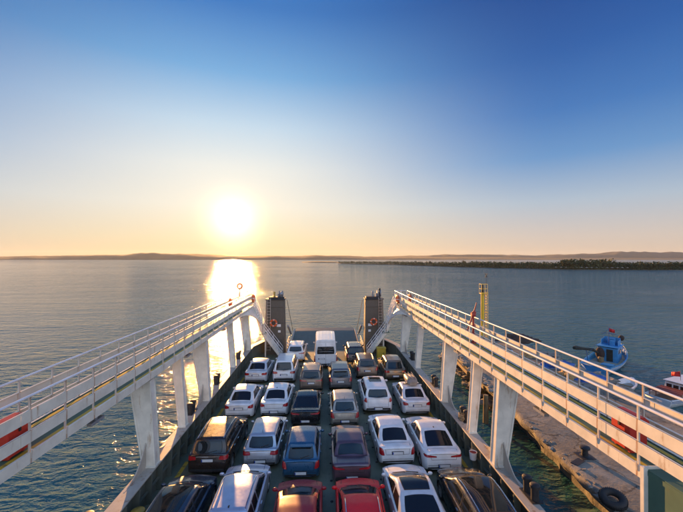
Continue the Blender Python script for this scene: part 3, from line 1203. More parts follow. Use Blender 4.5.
# ------------------------------------------------------------------ cars
def paint(name, col, metal=0.0, rough=.32, coat=.8):
    m, nt, b = nodemat('paint_' + name)
    n = noise_tex(nt, 3.2, 5, .6)
    d = ramp(nt, n, [(.35, tuple(c * .86 for c in col)), (.65, col)])
    nt.links.new(d, b.inputs['Base Color'])
    b.inputs['Metallic'].default_value = metal
    b.inputs['Coat Weight'].default_value = coat
    b.inputs['Coat Roughness'].default_value = .11
    n2 = noise_tex(nt, 7, 6, .7, seed=2)
    nt.links.new(ramp(nt, n2, [(.3, (rough * .8,) * 3), (.75, (min(1, rough * 1.35),) * 3)]), b.inputs['Roughness'])
    return m


PAINT = {
    'white': paint('white', (.74, .75, .76)),
    'pearl': paint('pearl', (.66, .68, .71), .15),
    'silver': paint('silver', (.52, .54, .58), .65, .34),
    'lavender': paint('lavender', (.50, .53, .64), .55, .32),
    'bronze': paint('bronze', (.20, .15, .11), .55, .34),
    'brownblack': paint('brownblack', (.035, .022, .017), .35, .28),
    'black': paint('black', (.012, .012, .014), .2, .25),
    'navy': paint('navy', (.03, .05, .085), .5, .3),
    'blue': paint('blue', (.02, .095, .19), .35, .3),
    'darkred': paint('darkred', (.27, .010, .022), 0, .45, .12),
    'red': paint('red', (.72, .006, .014), 0, .45, .1),
    'plum': paint('plum', (.125, .075, .095), .45, .34),
    'champagne': paint('champagne', (.42, .38, .32), .55, .34),
    'grey': paint('grey', (.16, .15, .15), .6, .34),
    'gold': paint('gold', (.30, .22, .14), .6, .34),
}
m, nt_, b_ = nodemat('car_glass')
b_.inputs['Base Color'].default_value = (.012, .015, .017, 1)
b_.inputs['Roughness'].default_value = .04
b_.inputs['Specular IOR Level'].default_value = .6
n_ = noise_tex(nt_, 1.5, 3, .6)
nt_.links.new(ramp(nt_, n_, [(.4, (.03, .03, .03)), (.75, (.12, .12, .12))]), b_.inputs['Roughness'])
M['glass'] = m
M['seal'] = mat_plain('rubber_seal', (.012, .012, .012), .6, 0, .2)
M['plastic'] = mat_plain('black_plastic', (.028, .028, .03), .6, 0, .25)
M['tyre'] = mat_plain('tyre_rubber', (.02, .02, .02), .8, 0, .25)
M['alloy'] = mat_plain('alloy', (.45, .46, .48), .3, .8, .1)
M['chrome'] = mat_plain('chrome', (.62, .63, .65), .14, 1.0, .06)
M['tail_red'] = mat_plain('tail_light_red', (.36, .012, .015), .14, 0, .15, coat=1.0)
M['headlamp'] = mat_plain('headlamp_clear', (.55, .57, .6), .08, .3, .1, coat=1.0)
M['plate'] = mat_plain('number_plate', (.72, .72, .72), .45, 0, .06)
M['plate_blue'] = mat_plain('plate_blue', (.02, .06, .35), .45, 0, .06)


def smoothlist(pts, x):
    if x <= pts[0][0]: return pts[0][1]
    for (a, ya), (b, yb) in zip(pts, pts[1:]):
        if a <= x <= b:
            return ya + (yb - ya) * (x - a) / (b - a)
    return pts[-1][1]


def prof_fn(pts, rad):
    """piecewise-linear profile with its corners rounded over +-rad"""
    def f(x):
        n = 7
        return sum(smoothlist(pts, x + rad * (2 * k / (n - 1) - 1)) for k in range(n)) / n
    return f


KINDS_ = {
    # hood nose, cowl, roof front, roof rear, glass foot (fractions of the length from the front)
    'sedan':    dict(cowl=.27, rf=.425, rr=.70, gb=.865, nose=.66, hood=.90, belt=.92, deck=.985, tail='sedan'),
    'fastback': dict(cowl=.26, rf=.42, rr=.66, gb=.885, nose=.66, hood=.90, belt=.93, deck=1.02, tail='sedan'),
    'boxy':     dict(cowl=.28, rf=.41, rr=.71, gb=.83, nose=.70, hood=.88, belt=.90, deck=.97, tail='sedan'),
    'hatch':    dict(cowl=.25, rf=.40, rr=.83, gb=.955, nose=.70, hood=.93, belt=.95, deck=.96, tail='hatch'),
    'wagon':    dict(cowl=.25, rf=.395, rr=.87, gb=.965, nose=.70, hood=.94, belt=.96, deck=.98, tail='hatch'),
    'suv':      dict(cowl=.24, rf=.38, rr=.88, gb=.965, nose=.80, hood=1.05, belt=1.06, deck=1.08, tail='hatch'),
    'mpv':      dict(cowl=.17, rf=.33, rr=.90, gb=.972, nose=.80, hood=1.05, belt=1.05, deck=1.06, tail='hatch'),
    'van':      dict(cowl=.13, rf=.25, rr=.985, gb=.995, nose=.95, hood=1.22, belt=1.25, deck=1.28, tail='van'),
}


class CarShape:
    def __init__(s, kind, L, W, H, over=None):
        k = dict(KINDS_[kind]); k.update(over or {}); s.k = k; s.kind = kind
        s.L, s.W, s.H = L, W, H
        s.Y = lambda q: L / 2 - q * L
        d = k['deck']
        s.wheel_r = .335 if kind in ('suv', 'van') else .31
        s.axles = (.19, .80) if kind != 'van' else (.17, .78)
        if kind == 'van':
            zt = [(0, k['nose']), (.03, k['nose'] + .1), (k['cowl'], k['hood']), (.25, k['belt']), (1, k['deck'])]
        elif k['tail'] == 'sedan':
            zt = [(0, k['nose']), (.035, k['nose'] + .06), (.12, k['nose'] + .15), (k['cowl'], k['hood']), (.5, k['belt']), (k['gb'], d - .01), (.985, d + .012), (1, d - .05)]
        else:
            zt = [(0, k['nose']), (.035, k['nose'] + .07), (.12, k['nose'] + .16), (k['cowl'], k['hood']), (.5, k['belt']), (.97, d), (1, d - .02)]
        s.ztop = prof_fn(zt, .018)
        rk = {'sedan': .10, 'hatch': .13, 'van': .03}[k['tail']]
        s.rake = rk

    def half(s, q):
        w = s.W / 2
        if q < .13: w *= 1 - .20 * (1 - q / .13) ** 2.1
        if q > .88:
            w *= 1 - (.13 if s.kind != 'van' else .04) * ((q - .88) / .12) ** 2.2
        return w

    def lower(s):
        L, H = s.L, s.H
        qs = [0, .004, .014, .03, .05, .08]
        qs += [.11 + .02 * i for i in range(0, 43)]
        qs += [.965, .98, .99, .997, 1.0]
        R_ = s.wheel_r + .055
        for a in s.axles:
            qs += [a - R_ / L - .0005, a - R_ / L + .002, a + R_ / L + .0005, a + R_ / L - .002, a - R_ / L * .9, a + R_ / L * .9, a]
        qs = sorted(set(round(q, 5) for q in qs if 0 <= q <= 1))
        mb = MB(); rings = []
        zb0 = .21 if s.kind not in ('suv', 'van') else .27
        for q in qs:
            y = s.Y(q); w = s.half(q); zt = s.ztop(q)
            end = 0
            if q < .03: end = (1 - q / .03) ** 2
            if q > .98: end = max(end, ((q - .98) / .02) ** 2)
            zb = zb0 + .05 * max(0, 1 - q / .1) + .07 * max(0, (q - .9) / .1) + .05 * end
            zt -= .035 * end
            w -= .03 * end
            za = zb
            for a in s.axles:
                dy = (q - a) * L
                if abs(dy) < R_: za = max(za, s.wheel_r + math.sqrt(R_ * R_ - dy * dy))
            pts = [(0, zb), (.62 * w, zb), (.70 * w, max(zb, za - .004)), (.93 * w, za)]
            top = zt
            for f in (0, .05, .16, .32, .5, .66, .80, .90, .96):
                z = za + f * (top - za)
                nz = (z - .58) / .5
                x = w * (1 - .045 * nz * nz)
                # character line below the windows
                x += .012 * math.exp(-((z - (top - .22)) / .05) ** 2)
                if f > .85: x -= w * .9 * (f - .85) ** 2
                if f == 0: x -= .012
                pts.append((x, z))
            xs = pts[-1][0]
            cr = .045 if s.kind != 'van' else .03
            for u in (.955, .88, .72, .5, .25, 0):
                pts.append((xs * u, top + cr * (1 - u * u) - .022 * max(0, (u - .85) / .15) ** 2))
            ring = []
            loop = pts + [(-x, z) for x, z in pts[-2:0:-1]]
            for x, z in loop:
                yy = y
                t_ = (z - .5)
                if q > .88:
                    fall = ((q - .88) / .12) ** 1.6
                    yy += fall * (s.rake * max(0, t_ / .5) ** 1.2 + .10 * max(0, (.42 - z) / .2))
                    yy += fall * .10 * (abs(x) / (s.W / 2)) ** 2.6 * (1 if s.kind != 'van' else .3)
                if q < .12:
                    fall = ((.12 - q) / .12) ** 1.6
                    yy -= fall * (.10 * max(0, t_ / .3) + .08 * max(0, (.42 - z) / .2))
                    yy -= fall * .26 * (abs(x) / (s.W / 2)) ** 2.4
                ring.append(mb.vert((x, yy, z)))
            rings.append(ring)
        n = len(rings[0])
        for a, b in zip(rings, rings[1:]):
            for j in range(n):
                mb.face((a[j], a[(j + 1) % n], b[(j + 1) % n], b[j]))
        # caps: inset ring then a strip fan
        for ring, sg in ((rings[0], 1), (rings[-1], -1)):
            m_ = n // 2
            for j in range(m_):
                a, b = ring[j], ring[j + 1]
                c, d = ring[(n - j - 1) % n], ring[(n - j) % n]
                ids = []
                for v in (a, b, c, d):
                    if v not in ids: ids.append(v)
                if len(ids) >= 3: mb.face(ids)
        return mb

    def green(s):
        """the greenhouse: pillars and roof"""
        k = s.k; L, H = s.L, s.H
        mb = MB(); rings = []
        zt_pts = [(k['cowl'] - .02, s.ztop(k['cowl']) - .03), (k['cowl'], s.ztop(k['cowl']) + .0), (k['rf'], H - .045), ((k['rf'] * .6 + k['rr'] * .4), H),
                  (k['rr'], H - (.055 if k['tail'] != 'van' else .01)), (k['gb'], s.ztop(k['gb']) + (.01 if k['tail'] == 'sedan' else -.02))]
        if s.kind == 'fastback':
            zt_pts.insert(4, (.57, H - .02))
        f = prof_fn(zt_pts, .022 if k['tail'] != 'van' else .008)
        q0, q1 = k['cowl'] - .005, k['gb']
        nq = 46
        for i in range(nq + 1):
            q = q0 + (q1 - q0) * i / nq
            y = s.Y(q); top = f(q); zb = s.ztop(q) - .08
            wb = s.half(q) * .925
            wr = s.W / 2 * (.735 if s.kind not in ('van',) else .87)
            if s.kind in ('suv', 'mpv'): wr = s.W / 2 * .755
            # the roof narrows towards the tail
            tt = max(0, (q - .5) / .5)
            wr *= 1 - .07 * tt
            wb *= 1 - .03 * tt
            h = max(.02, top - zb); hh = max(.3, H - zb)
            pts = []
            for u in (0, .15, .35, .55, .72, .84, .92, .97):
                z = zb + h * u
                g = min(1, (z - zb) / hh)
                x = wb + (wr - wb) * g ** 1.15
                if u > .8: x -= (.075 * ((u - .8) / .2) ** 2) * min(1, h / .4)
                pts.append((x, z))
            xs = pts[-1][0]; zs = pts[-1][1]
            cr = (top - zs)
            for u in (.94, .84, .66, .42, .2, 0):
                pts.append((xs * u, zs + cr * (1 - u ** 3.2) + .012 * (1 - u * u)))
            ring = []
            for x, z in pts + [(-x, z) for x, z in pts[-2::-1]]:
                yy = y
                c = (abs(x) / (s.W / 2)) ** 2
                if q < k['rf'] + .06: yy -= .24 * c * min(1, (k['rf'] + .06 - q) / .12)
                if q > k['rr'] - .06: yy += (.17 if s.kind != 'van' else .04) * c * min(1, (q - k['rr'] + .06) / .12)
                ring.append(mb.vert((x, yy, z)))
            rings.append(ring)
        n = len(rings[0])
        for a, b in zip(rings, rings[1:]):
            for j in range(n - 1):
                mb.face((a[j], a[j + 1], b[j + 1], b[j]))
        for ring in (rings[0], rings[-1]):
            for j in range(n // 2):
                ids = []
                for v in (ring[j], ring[j + 1], ring[n - 2 - j], ring[n - 1 - j]):
                    if v not in ids: ids.append(v)
                if len(ids) >= 3: mb.face(ids)
        s.roof_f = f
        return mb


def hit(bvh, axis, a, b, side=1):
    if axis == 'z': o, d = Vector((a, b, 6)), Vector((0, 0, -1))
    elif axis == 'rear': o, d = Vector((a, -9, b)), Vector((0, 1, 0))
    elif axis == 'front': o, d = Vector((a, 9, b)), Vector((0, -1, 0))
    else: o, d = Vector((side * 5, a, b)), Vector((-side, 0, 0))
    loc, nrm, i, dist = bvh.ray_cast(o, d)
    if loc is None:
        loc, nrm, i, dist = bvh.find_nearest(o + d * (5 if axis != 'z' else 5.0))
    if nrm.dot(d) > 0: nrm = -nrm
    return loc, nrm


def patch(mb, bvh, axis, quad, side=1, nu=14, nv=8, off=.006, rnd=.22, depth=.02, rim=None, main=0):
    """a thin panel laid on the body: quad = 4 corners in the plane of the axis"""
    us = [-1 + 2 * i / nu for i in range(nu + 1)]
    vs = [-1 + 2 * j / nv for j in range(nv + 1)]
    if rim is not None:
        us = [-1] + [u * .955 for u in us] + [1]
        vs = [-1] + [v * .93 for v in vs] + [1]
    nu, nv = len(us) - 1, len(vs) - 1
    G, Nn = [], []
    for v in vs:
        row, nr = [], []
        for u in us:
            uu = u * math.sqrt(1 - rnd * v * v / 2); vv = v * math.sqrt(1 - rnd * u * u / 2)
            s_, t_ = (uu + 1) / 2, (vv + 1) / 2
            A, B_, C, D = [Vector(q) for q in quad]
            p = A.lerp(B_, s_).lerp(D.lerp(C, s_), t_)
            loc, nrm = hit(bvh, axis, p.x, p.y, side)
            row.append(mb.vert(loc + nrm * off)); nr.append((loc, nrm))
        G.append(row); Nn.append(nr)
    for j in range(nv):
        for i in range(nu):
            mb.slot(main)
            if rim is not None and (i in (0, nu - 1) or j in (0, nv - 1)): mb.slot(rim)
            mb.face((G[j][i], G[j][i + 1], G[j + 1][i + 1], G[j + 1][i]))
    # turned-in edge
    loop = [(0, i) for i in range(nu)] + [(j, nu) for j in range(nv)] + [(nv, nu - i) for i in range(nu)] + [(nv - j, 0) for j in range(nv)]
    low = [mb.vert(Nn[j][i][0] - Nn[j][i][1] * depth) for j, i in loop]
    mb.slot(rim if rim is not None else main)
    for k in range(len(loop)):
        k2 = (k + 1) % len(loop)
        mb.face((G[loop[k][0]][loop[k][1]], low[k], low[k2], G[loop[k2][0]][loop[k2][1]]))
    mb.slot(0)
    return mb


def seam(mb, bvh, axis, pts, side=1, w=.007, slot=1):
    """a dark shut line following the body"""
    P = []
    for (a, b_), (c, d) in zip(pts, pts[1:]):
        n = max(2, int(math.hypot(c - a, d - b_) / .07))
        for i in range(n):
            P.append((a + (c - a) * i / n, b_ + (d - b_) * i / n))
    P.append(pts[-1])
    L_, R_ = [], []
    for i, p in enumerate(P):
        a = P[max(0, i - 1)]; b_ = P[min(len(P) - 1, i + 1)]
        t = Vector((b_[0] - a[0], b_[1] - a[1])); t.normalize()
        nn = Vector((-t.y, t.x)) * w
        l1, n1 = hit(bvh, axis, p[0] + nn.x, p[1] + nn.y, side)
        l2, n2 = hit(bvh, axis, p[0] - nn.x, p[1] - nn.y, side)
        L_.append(mb.vert(l1 + n1 * .0025)); R_.append(mb.vert(l2 + n2 * .0025))
    mb.slot(slot)
    for i in range(len(P) - 1):
        mb.face((L_[i], L_[i + 1], R_[i + 1], R_[i]))
    mb.slot(0)


def wheel_meshes(r, wd=.21):
    t = MB()
    t.lathe([(r * .66, -wd / 2), (r * .93, -wd / 2), (r, -wd / 2 + .03), (r, wd / 2 - .03), (r * .93, wd / 2), (r * .66, wd / 2)], (0, 0, 0), 'x', 28, True)
    tyre = t.mesh('tyre', M['tyre'], 40)
    b = MB()
    b.lathe([(r * .66, -.08), (r * .69, wd / 2 - .01), (r * .63, wd / 2 - .01), (r * .60, -.06)], (0, 0, 0), 'x', 28, True)
    b.lathe([(r * .17, -.05), (r * .17, wd / 2 - .03), (.02, wd / 2 - .025)], (0, 0, 0), 'x', 16)
    for k in range(7):
        a = 2 * PI * k / 7
        b.bar((wd / 2 - .045, r * .12 * math.cos(a), r * .12 * math.sin(a)), (wd / 2 - .03, r * .64 * math.cos(a), r * .64 * math.sin(a)), .055, .03, up=(1, 0, 0))
    b.slot(1)
    b.lathe([(.01, -.06), (r * .62, -.06), (r * .62, -.055)], (0, 0, 0), 'x', 20)
    rim = b.mesh('rim', [M['alloy'], M['plastic']], 40)
    return tyre, rim


WHEELS = {}


def make_car(name, kind, L, W, H, col, pos, label, rz=0.0, rails=None, sunroof=None, plate='trunk', tail=None, lower_dark=False,
             antenna=None, spoiler=False, roof_glass=False, cat='car', roofbox=False, wiper=True, tilt_plate=True, chrome_line=False, tail_pos=None, windows=True, group='cars parked on the ferry deck', shape=None):
    sh = CarShape(kind, L, W, H, shape); k = sh.k; Y = sh.Y
    root = empty(name, (pos[0], pos[1], .004), rz)
    tag(root, label, cat, group)
    low = sh.lower(); gr = sh.green()
    bl = BVHTree.FromPolygons([Vector(v) for v in low.v], low.f)
    bg_ = BVHTree.FromPolygons([Vector(v) for v in gr.v], gr.f)
    body = MB()
    body.v = low.v + gr.v
    body.f = low.f + [tuple(i + len(low.v) for i in f) for f in gr.f]
    body.mi = [0] * len(body.f)
    ba = BVHTree.FromPolygons([Vector(v) for v in body.v], body.f)
    body2 = MB()
    d = sh.ztop(.95)
    hw = W / 2
    # shut lines
    for s in (-1, 1):
        yb = Y((k['cowl'] + .035)); ym = Y((k['rf'] + k['rr']) / 2 - .02)
        ye = Y(min(.80 - .045, k['rr'] + .06))
        zl = sh.ztop(.5) - .05
        if kind != 'van':
            for y in (yb - .05, ym, ye):
                seam(body2, bl, 'side', [(y, zl), (y + .015, .34)], s)
            seam(body2, bl, 'side', [(yb - .05, .34), (ye, .34)], s)
        else:
            for y in (Y(.27), Y(.46), Y(.72)):
                seam(body2, ba, 'side', [(y, H - .25), (y, .4)], s)
            seam(body2, ba, 'side', [(Y(.1), .82), (Y(.97), .82)], s, .012)
    if k['tail'] == 'sedan':
        zz = d - .30
        seam(body2, bl, 'rear', [(-hw * .66, d - .06), (-hw * .62, zz), (hw * .62, zz), (hw * .66, d - .06)])
        seam(body2, bl, 'z', [(-hw * .70, Y(.975)), (-hw * .74, Y(k['gb'] + .015)), (hw * .74, Y(k['gb'] + .015)), (hw * .70, Y(.975))])
    elif k['tail'] == 'hatch':
        seam(body2, bl, 'rear', [(-hw * .68, d - .05), (-hw * .70, .56), (hw * .70, .56), (hw * .68, d - .05)])
    else:
        seam(body2, ba, 'rear', [(0, H - .3), (0, .5)])
        seam(body2, ba, 'rear', [(-hw * .80, H - .2), (-hw * .82, .5), (hw * .82, .5), (hw * .80, H - .2), (-hw * .8, H - .2)])
    seam(body2, bl, 'rear', [(-hw * .84, .50 if kind != 'van' else .47), (hw * .84, .50 if kind != 'van' else .47)], w=.006)
    if kind != 'van':
        seam(body2, bl, 'z', [(-hw * .76, Y(k['cowl'] - .01)), (-hw * .70, Y(.05)), (hw * .70, Y(.05)), (hw * .76, Y(k['cowl'] - .01))])
    o = len(body.v)
    body.v += body2.v; body.f += [tuple(i + o for i in f) for f in body2.f]; body.mi += body2.mi
    body.build('body', [PAINT[col], M['seal']], root, 38)

    def part(nm, mats, fn, parent=None, smooth=40):
        b = MB(); fn(b)
        return b.build(nm, mats, parent or root, smooth)

    G2 = [M['glass'], M['seal']]
    # --- glass
    yc, yf = Y(k['cowl'] + .022), Y(k['rf'] - .006)
    ws = hw * .80; wt = hw * .655
    if kind == 'van': ws, wt = hw * .86, hw * .80
    part('windshield', G2, lambda b: patch(b, bg_, 'z', [(-ws, yc - .16), (ws, yc - .16), (wt, yf - .03), (-wt, yf - .03)] if False else [(-ws, yc - .02), (ws, yc - .02), (wt, yf + .0), (-wt, yf + .0)], rim=1))
    zr = H - .10
    if k['tail'] == 'sedan':
        yg, yr = Y(k['gb'] - .022), Y(k['rr'] + .012)
        part('rear_window', G2, lambda b: patch(b, bg_, 'z', [(-hw * .70, yg), (hw * .70, yg), (hw * .60, yr), (-hw * .60, yr)], rim=1))
    elif k['tail'] == 'hatch':
        zb = d + .03; zt = H - .13
        part('rear_window', G2, lambda b: patch(b, bg_, 'rear', [(-hw * .69, zb), (hw * .69, zb), (hw * .60, zt), (-hw * .60, zt)], rim=1))
    else:
        for sg in ((1,) if True else ()):
            part('rear_window', G2, lambda b: patch(b, ba, 'rear', [(-hw * .74, 1.36), (hw * .74, 1.36), (hw * .68, 2.02), (-hw * .68, 2.02)], rim=1, rnd=.16))
    zb = sh.ztop(.5) + .035
    zt = H - .135 if kind != 'van' else H - .75
    for s in (-1, 1):
        if kind == 'van':
            spans = [(Y(.205), Y(.215), Y(.30), Y(.30)), (Y(.32), Y(.32), Y(.52), Y(.52)), (Y(.54), Y(.54), Y(.72), Y(.72)), (Y(.74), Y(.74), Y(.93), Y(.93))]
        else:
            ym = Y((k['rf'] + k['rr']) / 2 - .02)
            qa = k['cowl'] + .055
            a = (Y(qa), Y(k['rf'] + .035), ym + .035, ym + .035)
            if k['tail'] == 'sedan':
                b2 = (ym - .03, ym - .03, Y(k['rr'] + .0), Y(min(k['gb'] - .05, k['rr'] + .075)))
                spans = [a, b2]
            else:
                y3 = Y(.755)
                spans = [a, (ym - .03, ym - .03, y3 + .02, y3 - .0), (y3 - .05, y3 - .06, Y(k['rr'] - .005), Y(min(.915, k['gb'] - .045)))]
        for (fb, ft, rt, rb) in spans:
            part('side_window', G2, lambda b: patch(b, bg_, 'side', [(fb, zb), (rb, zb), (rt, zt), (ft, zt)], s, rim=1, nu=10, nv=6, rnd=.14))
    if roof_glass:
        part('glass_roof', G2, lambda b: patch(b, bg_, 'z', [(-hw * .60, Y(k['rf'] + .006)), (hw * .60, Y(k['rf'] + .006)), (hw * .54, Y(k['rr'] - .03)), (-hw * .54, Y(k['rr'] - .03))], rim=1, rnd=.14, off=.008))
    if sunroof:
        a, b2 = sunroof
        part('sunroof', G2, lambda b: patch(b, bg_, 'z', [(-hw * .45, Y(a)), (hw * .45, Y(a)), (hw * .44, Y(b2)), (-hw * .44, Y(b2))], rim=1, rnd=.16, off=.01))
    # --- lamps
    tail = tail or ('wide' if k['tail'] == 'sedan' else ('tall' if kind in ('hatch', 'suv', 'mpv', 'van') else 'wide'))
    for s in (-1, 1):
        if kind == 'van':
            q = [(s * hw * .86, .62), (s * hw * .965, .62), (s * hw * .96, 1.18), (s * hw * .875, 1.18)]
        elif tail == 'tall':
            q = [(s * hw * .70, d - .34), (s * hw * .965, d - .30), (s * hw * .94, d - .02), (s * hw * .78, d - .04)]
        elif tail == 'high':
            q = [(s * hw * .74, d - .26), (s * hw * .955, d - .22), (s * hw * .86, d - .0), (s * hw * .76, d - .02)]
        elif tail == 'slim':
            q = [(s * hw * .34, d - .20), (s * hw * .955, d - .19), (s * hw * .955, d - .07), (s * hw * .36, d - .15)]
        elif tail == 'tri':
            q = [(s * hw * .60, d - .19), (s * hw * .96, d - .24), (s * hw * .95, d - .03), (s * hw * .72, d - .05)]
        else:
            q = [(s * hw * .52, d - .22), (s * hw * .96, d - .24), (s * hw * .95, d - .05), (s * hw * .57, d - .07)]
        part('tail_light', [M['tail_red'], M['seal']], lambda b: patch(b, ba if kind == 'van' else bl, 'rear', q, nu=10, nv=6, off=.012, rnd=.35, rim=1))
        zh = k['nose'] + .02
        part('headlight', [M['headlamp'], M['seal']], lambda b: patch(b, bl, 'front', [(s * hw * .50, zh - .13), (s * hw * .93, zh - .09), (s * hw * .90, zh + .07), (s * hw * .52, zh - .0)], nu=10, nv=5, off=.01, rnd=.4, rim=1))
    part('grille', [M['plastic'], M['seal']], lambda b: patch(b, bl, 'front', [(-hw * .46, k['nose'] - .16), (hw * .46, k['nose'] - .16), (hw * .44, k['nose'] - .03), (-hw * .44, k['nose'] - .03)], nu=10, nv=4, off=.008, rnd=.3, rim=1))
    # --- bumper underside and plate
    part('bumper_trim', [M['plastic'], M['plastic']], lambda b: patch(b, bl, 'rear', [(-hw * .80, .31), (hw * .80, .31), (hw * .84, .42 if not lower_dark else .50), (-hw * .84, .42 if not lower_dark else .50)], nu=14, nv=4, off=.008, rnd=.2))
    if kind == 'van':
        part('bumper', [M['plastic']], lambda b: b.box((0, -L / 2 - .03, .46), (W * .93, .16, .15)))
    zp = {'trunk': d - .24 if kind != 'van' else .95, 'bumper': .47, 'mid': d - .32}[plate]
    xo = 0 if kind != 'van' else -hw * .35

    def pl(b):
        loc, n = hit(bl if kind != 'van' else ba, 'rear', xo, zp)
        b.slot(2); b.box((xo, loc.y - .004, zp), (.56, .03, .15))
        b.slot(0); b.box((xo, loc.y - .022, zp), (.50, .022, .112)); b.slot(1)
        b.box((xo - .229, loc.y - .0345, zp), (.042, .003, .106))
    part('license_plate', [M['plate'], M['plate_blue'], M['plastic']], pl)
    if chrome_line:
        part('chrome_strip', [M['chrome']], lambda b: patch(b, bl, 'rear', [(-hw * .55, d - .12), (hw * .55, d - .12), (hw * .55, d - .095), (-hw * .55, d - .095)], nu=10, nv=1, off=.012, rnd=0))
    # --- wheels
    key = round(sh.wheel_r, 3)
    if key not in WHEELS: WHEELS[key] = wheel_meshes(sh.wheel_r)
    ty, ri = WHEELS[key]
    for a in sh.axles:
        for s in (-1, 1):
            wo = bpy.data.objects.new('wheel', ty); COL.objects.link(wo); wo.parent = root
            wo.location = (s * (hw - .125), Y(a), sh.wheel_r); wo.rotation_euler = (0, 0, 0 if s > 0 else PI)
            ro = bpy.data.objects.new('rim', ri); COL.objects.link(ro); ro.parent = wo
    # --- mirrors and handles
    for s in (-1, 1):
        ym = Y(k['cowl'] + .075); zm = sh.ztop(.3) + .10

        def mir(b):
            xw = hw * .90
            b.ball((s * (xw + .14), ym, zm), (.105, .055, .075), 12, 8)
            b.bar((s * (xw - .05), ym - .02, zm - .05), (s * (xw + .08), ym, zm - .03), .05, .03)
        part('mirror', [PAINT[col] if col not in ('bronze',) else M['plastic']], mir, None, 60)
        if kind != 'van':
            ymid = Y((k['rf'] + k['rr']) / 2 - .02)
            for yy in (ymid + .16, Y(min(.80 - .045, k['rr'] + .06)) + .16):
                def hd(b):
                    loc, n = hit(bl, 'side', yy, sh.ztop(.5) - .13, s)
                    b.box((loc.x + s * .018, yy, loc.z), (.03, .17, .028))
                part('door_handle', [PAINT[col] if not chrome_line else M['chrome']], hd)
    if rails:
        for s in (-1, 1):
            def rl(b):
                pts = []
                q0, q1 = k['rf'] + .04, k['rr'] - .02
                for i in range(9):
                    q = q0 + (q1 - q0) * i / 8
                    x = s * W / 2 * (.665 - .05 * max(0, (q - .5) / .5))
                    loc, n = hit(bg_, 'z', x, Y(q))
                    e = 0 if i in (0, 8) else .045
                    pts.append(loc + Vector((0, 0, e)))
                b.tube(pts, .019, 8)
            part('roof_rail', [M[rails]], rl)
    if antenna:
        def an(b):
            loc, n = hit(bg_, 'z', 0, Y(k['rr'] - .04) if antenna == 'fin' else Y(k['rr'] - .03))
            if antenna == 'fin':
                b.prism([loc + Vector((-.018, .09, -.01)), loc + Vector((-.018, -.07, -.01)), loc + Vector((-.018, -.06, .06))], (.036, 0, 0))
            else:
                b.tube([loc - Vector((0, 0, .01)), loc + Vector((0, -.06, .17))], [.012, .006], 6)
        part('antenna', [M['plastic']], an)
    if spoiler:
        def sp(b):
            zz = H - .085
            y0 = Y(k['rr'] + .012)
            loc, n = hit(bg_, 'z', 0, y0)
            b.prism([(-hw * .60, y0 + .06, loc.z - .01), (hw * .60, y0 + .06, loc.z - .01), (hw * .54, y0 - .17, loc.z - .015), (-hw * .54, y0 - .17, loc.z - .015)], (0, 0, .035))
        part('spoiler', [PAINT[col]], sp)
    if wiper and k['tail'] == 'hatch':
        def wp(b):
            p0, n0 = hit(bg_, 'rear', 0, d + .06); p1, n1 = hit(bg_, 'rear', hw * .42, d + .12)
            b.tube([p0 + n0 * .03, p1 + n1 * .025], .012, 6)
            b.ball(p0 + n0 * .015, .03)
        part('wiper', [M['plastic']], wp)

    def fw(b):
        for x0, x1 in ((-hw * .62, -hw * .05), (-.02, hw * .56)):
            p0, n0 = hit(bg_, 'z', x0, Y(k['cowl'] + .02)); p1, n1 = hit(bg_, 'z', x1, Y(k['cowl'] + .035))
            b.tube([p0 + n0 * .02, p1 + n1 * .018], .011, 6)
    part('windscreen_wiper', [M['plastic']], fw)
    if kind == 'van':
        for x in (-.62, -.31, 0, .31, .62):
            def ribs(b):
                pts = [hit(bg_, 'z', x, Y(.30 + .66 * i / 8))[0] for i in range(9)]
                for p, q in zip(pts, pts[1:]): b.bar(p + Vector((0, 0, .006)), q + Vector((0, 0, .006)), .035, .022)
            part('roof_rib', [PAINT[col]], ribs)
    return root


def road_box(x, y, z, label):
    """roof box: rests on the car, a thing of its own"""
    root = empty('roof_box', (x, y, z))
    b = MB(); rings = []
    for i in range(13):
        q = i / 12; yy = .88 - 1.76 * q
        w_ = .37 * (1 - abs(2 * q - 1) ** 5 * .35) * (.82 + .18 * min(1, q * 2))
        h_ = .30 * (1 - abs(2 * q - 1) ** 4 * .6) * (.72 + .28 * min(1, q * 1.6))
        ring = []
        for j in range(16):
            a = 2 * PI * j / 16
            cx, cz = math.cos(a), math.sin(a)
            ring.append(b.vert((w_ * (abs(cx) ** .6) * (1 if cx > 0 else -1), yy, .16 + (h_ if cz > 0 else .10) * (abs(cz) ** .6) * (1 if cz > 0 else -1))))
        rings.append(ring)
    for a, c in zip(rings, rings[1:]):
        for j in range(16): b.face((a[j], a[(j + 1) % 16], c[(j + 1) % 16], c[j]))
    b.face(rings[0]); b.face(rings[-1])
    b.build('box_shell', PAINT['gold'] if False else M['box_grey'], root, 50)
    b = MB()
    for x_ in (-.22, 0, .22): b.bar((x_, .62, .463), (x_, -.72, .463), .05, .02)
    b.build('lid_rib', M['box_grey'], root)
    b = MB()
    for yy in (.45, -.42): b.bar((-.58, yy, .02), (.58, yy, .02), .06, .04)
    b.build('crossbar', M['plastic'], root)
    tag(root, label, 'roof box')


M['box_grey'] = mat_plain('box_grey', (.26, .23, .20), .4, 0, .12)


def rear(px, py, L, z=.30):
    p = at(px, py, z)
    return (p.x, p.y + L / 2)


def front(px, py, L, rf, z):
    p = at(px, py, z)
    return (p.x, p.y - L / 2 + rf * L + .33)


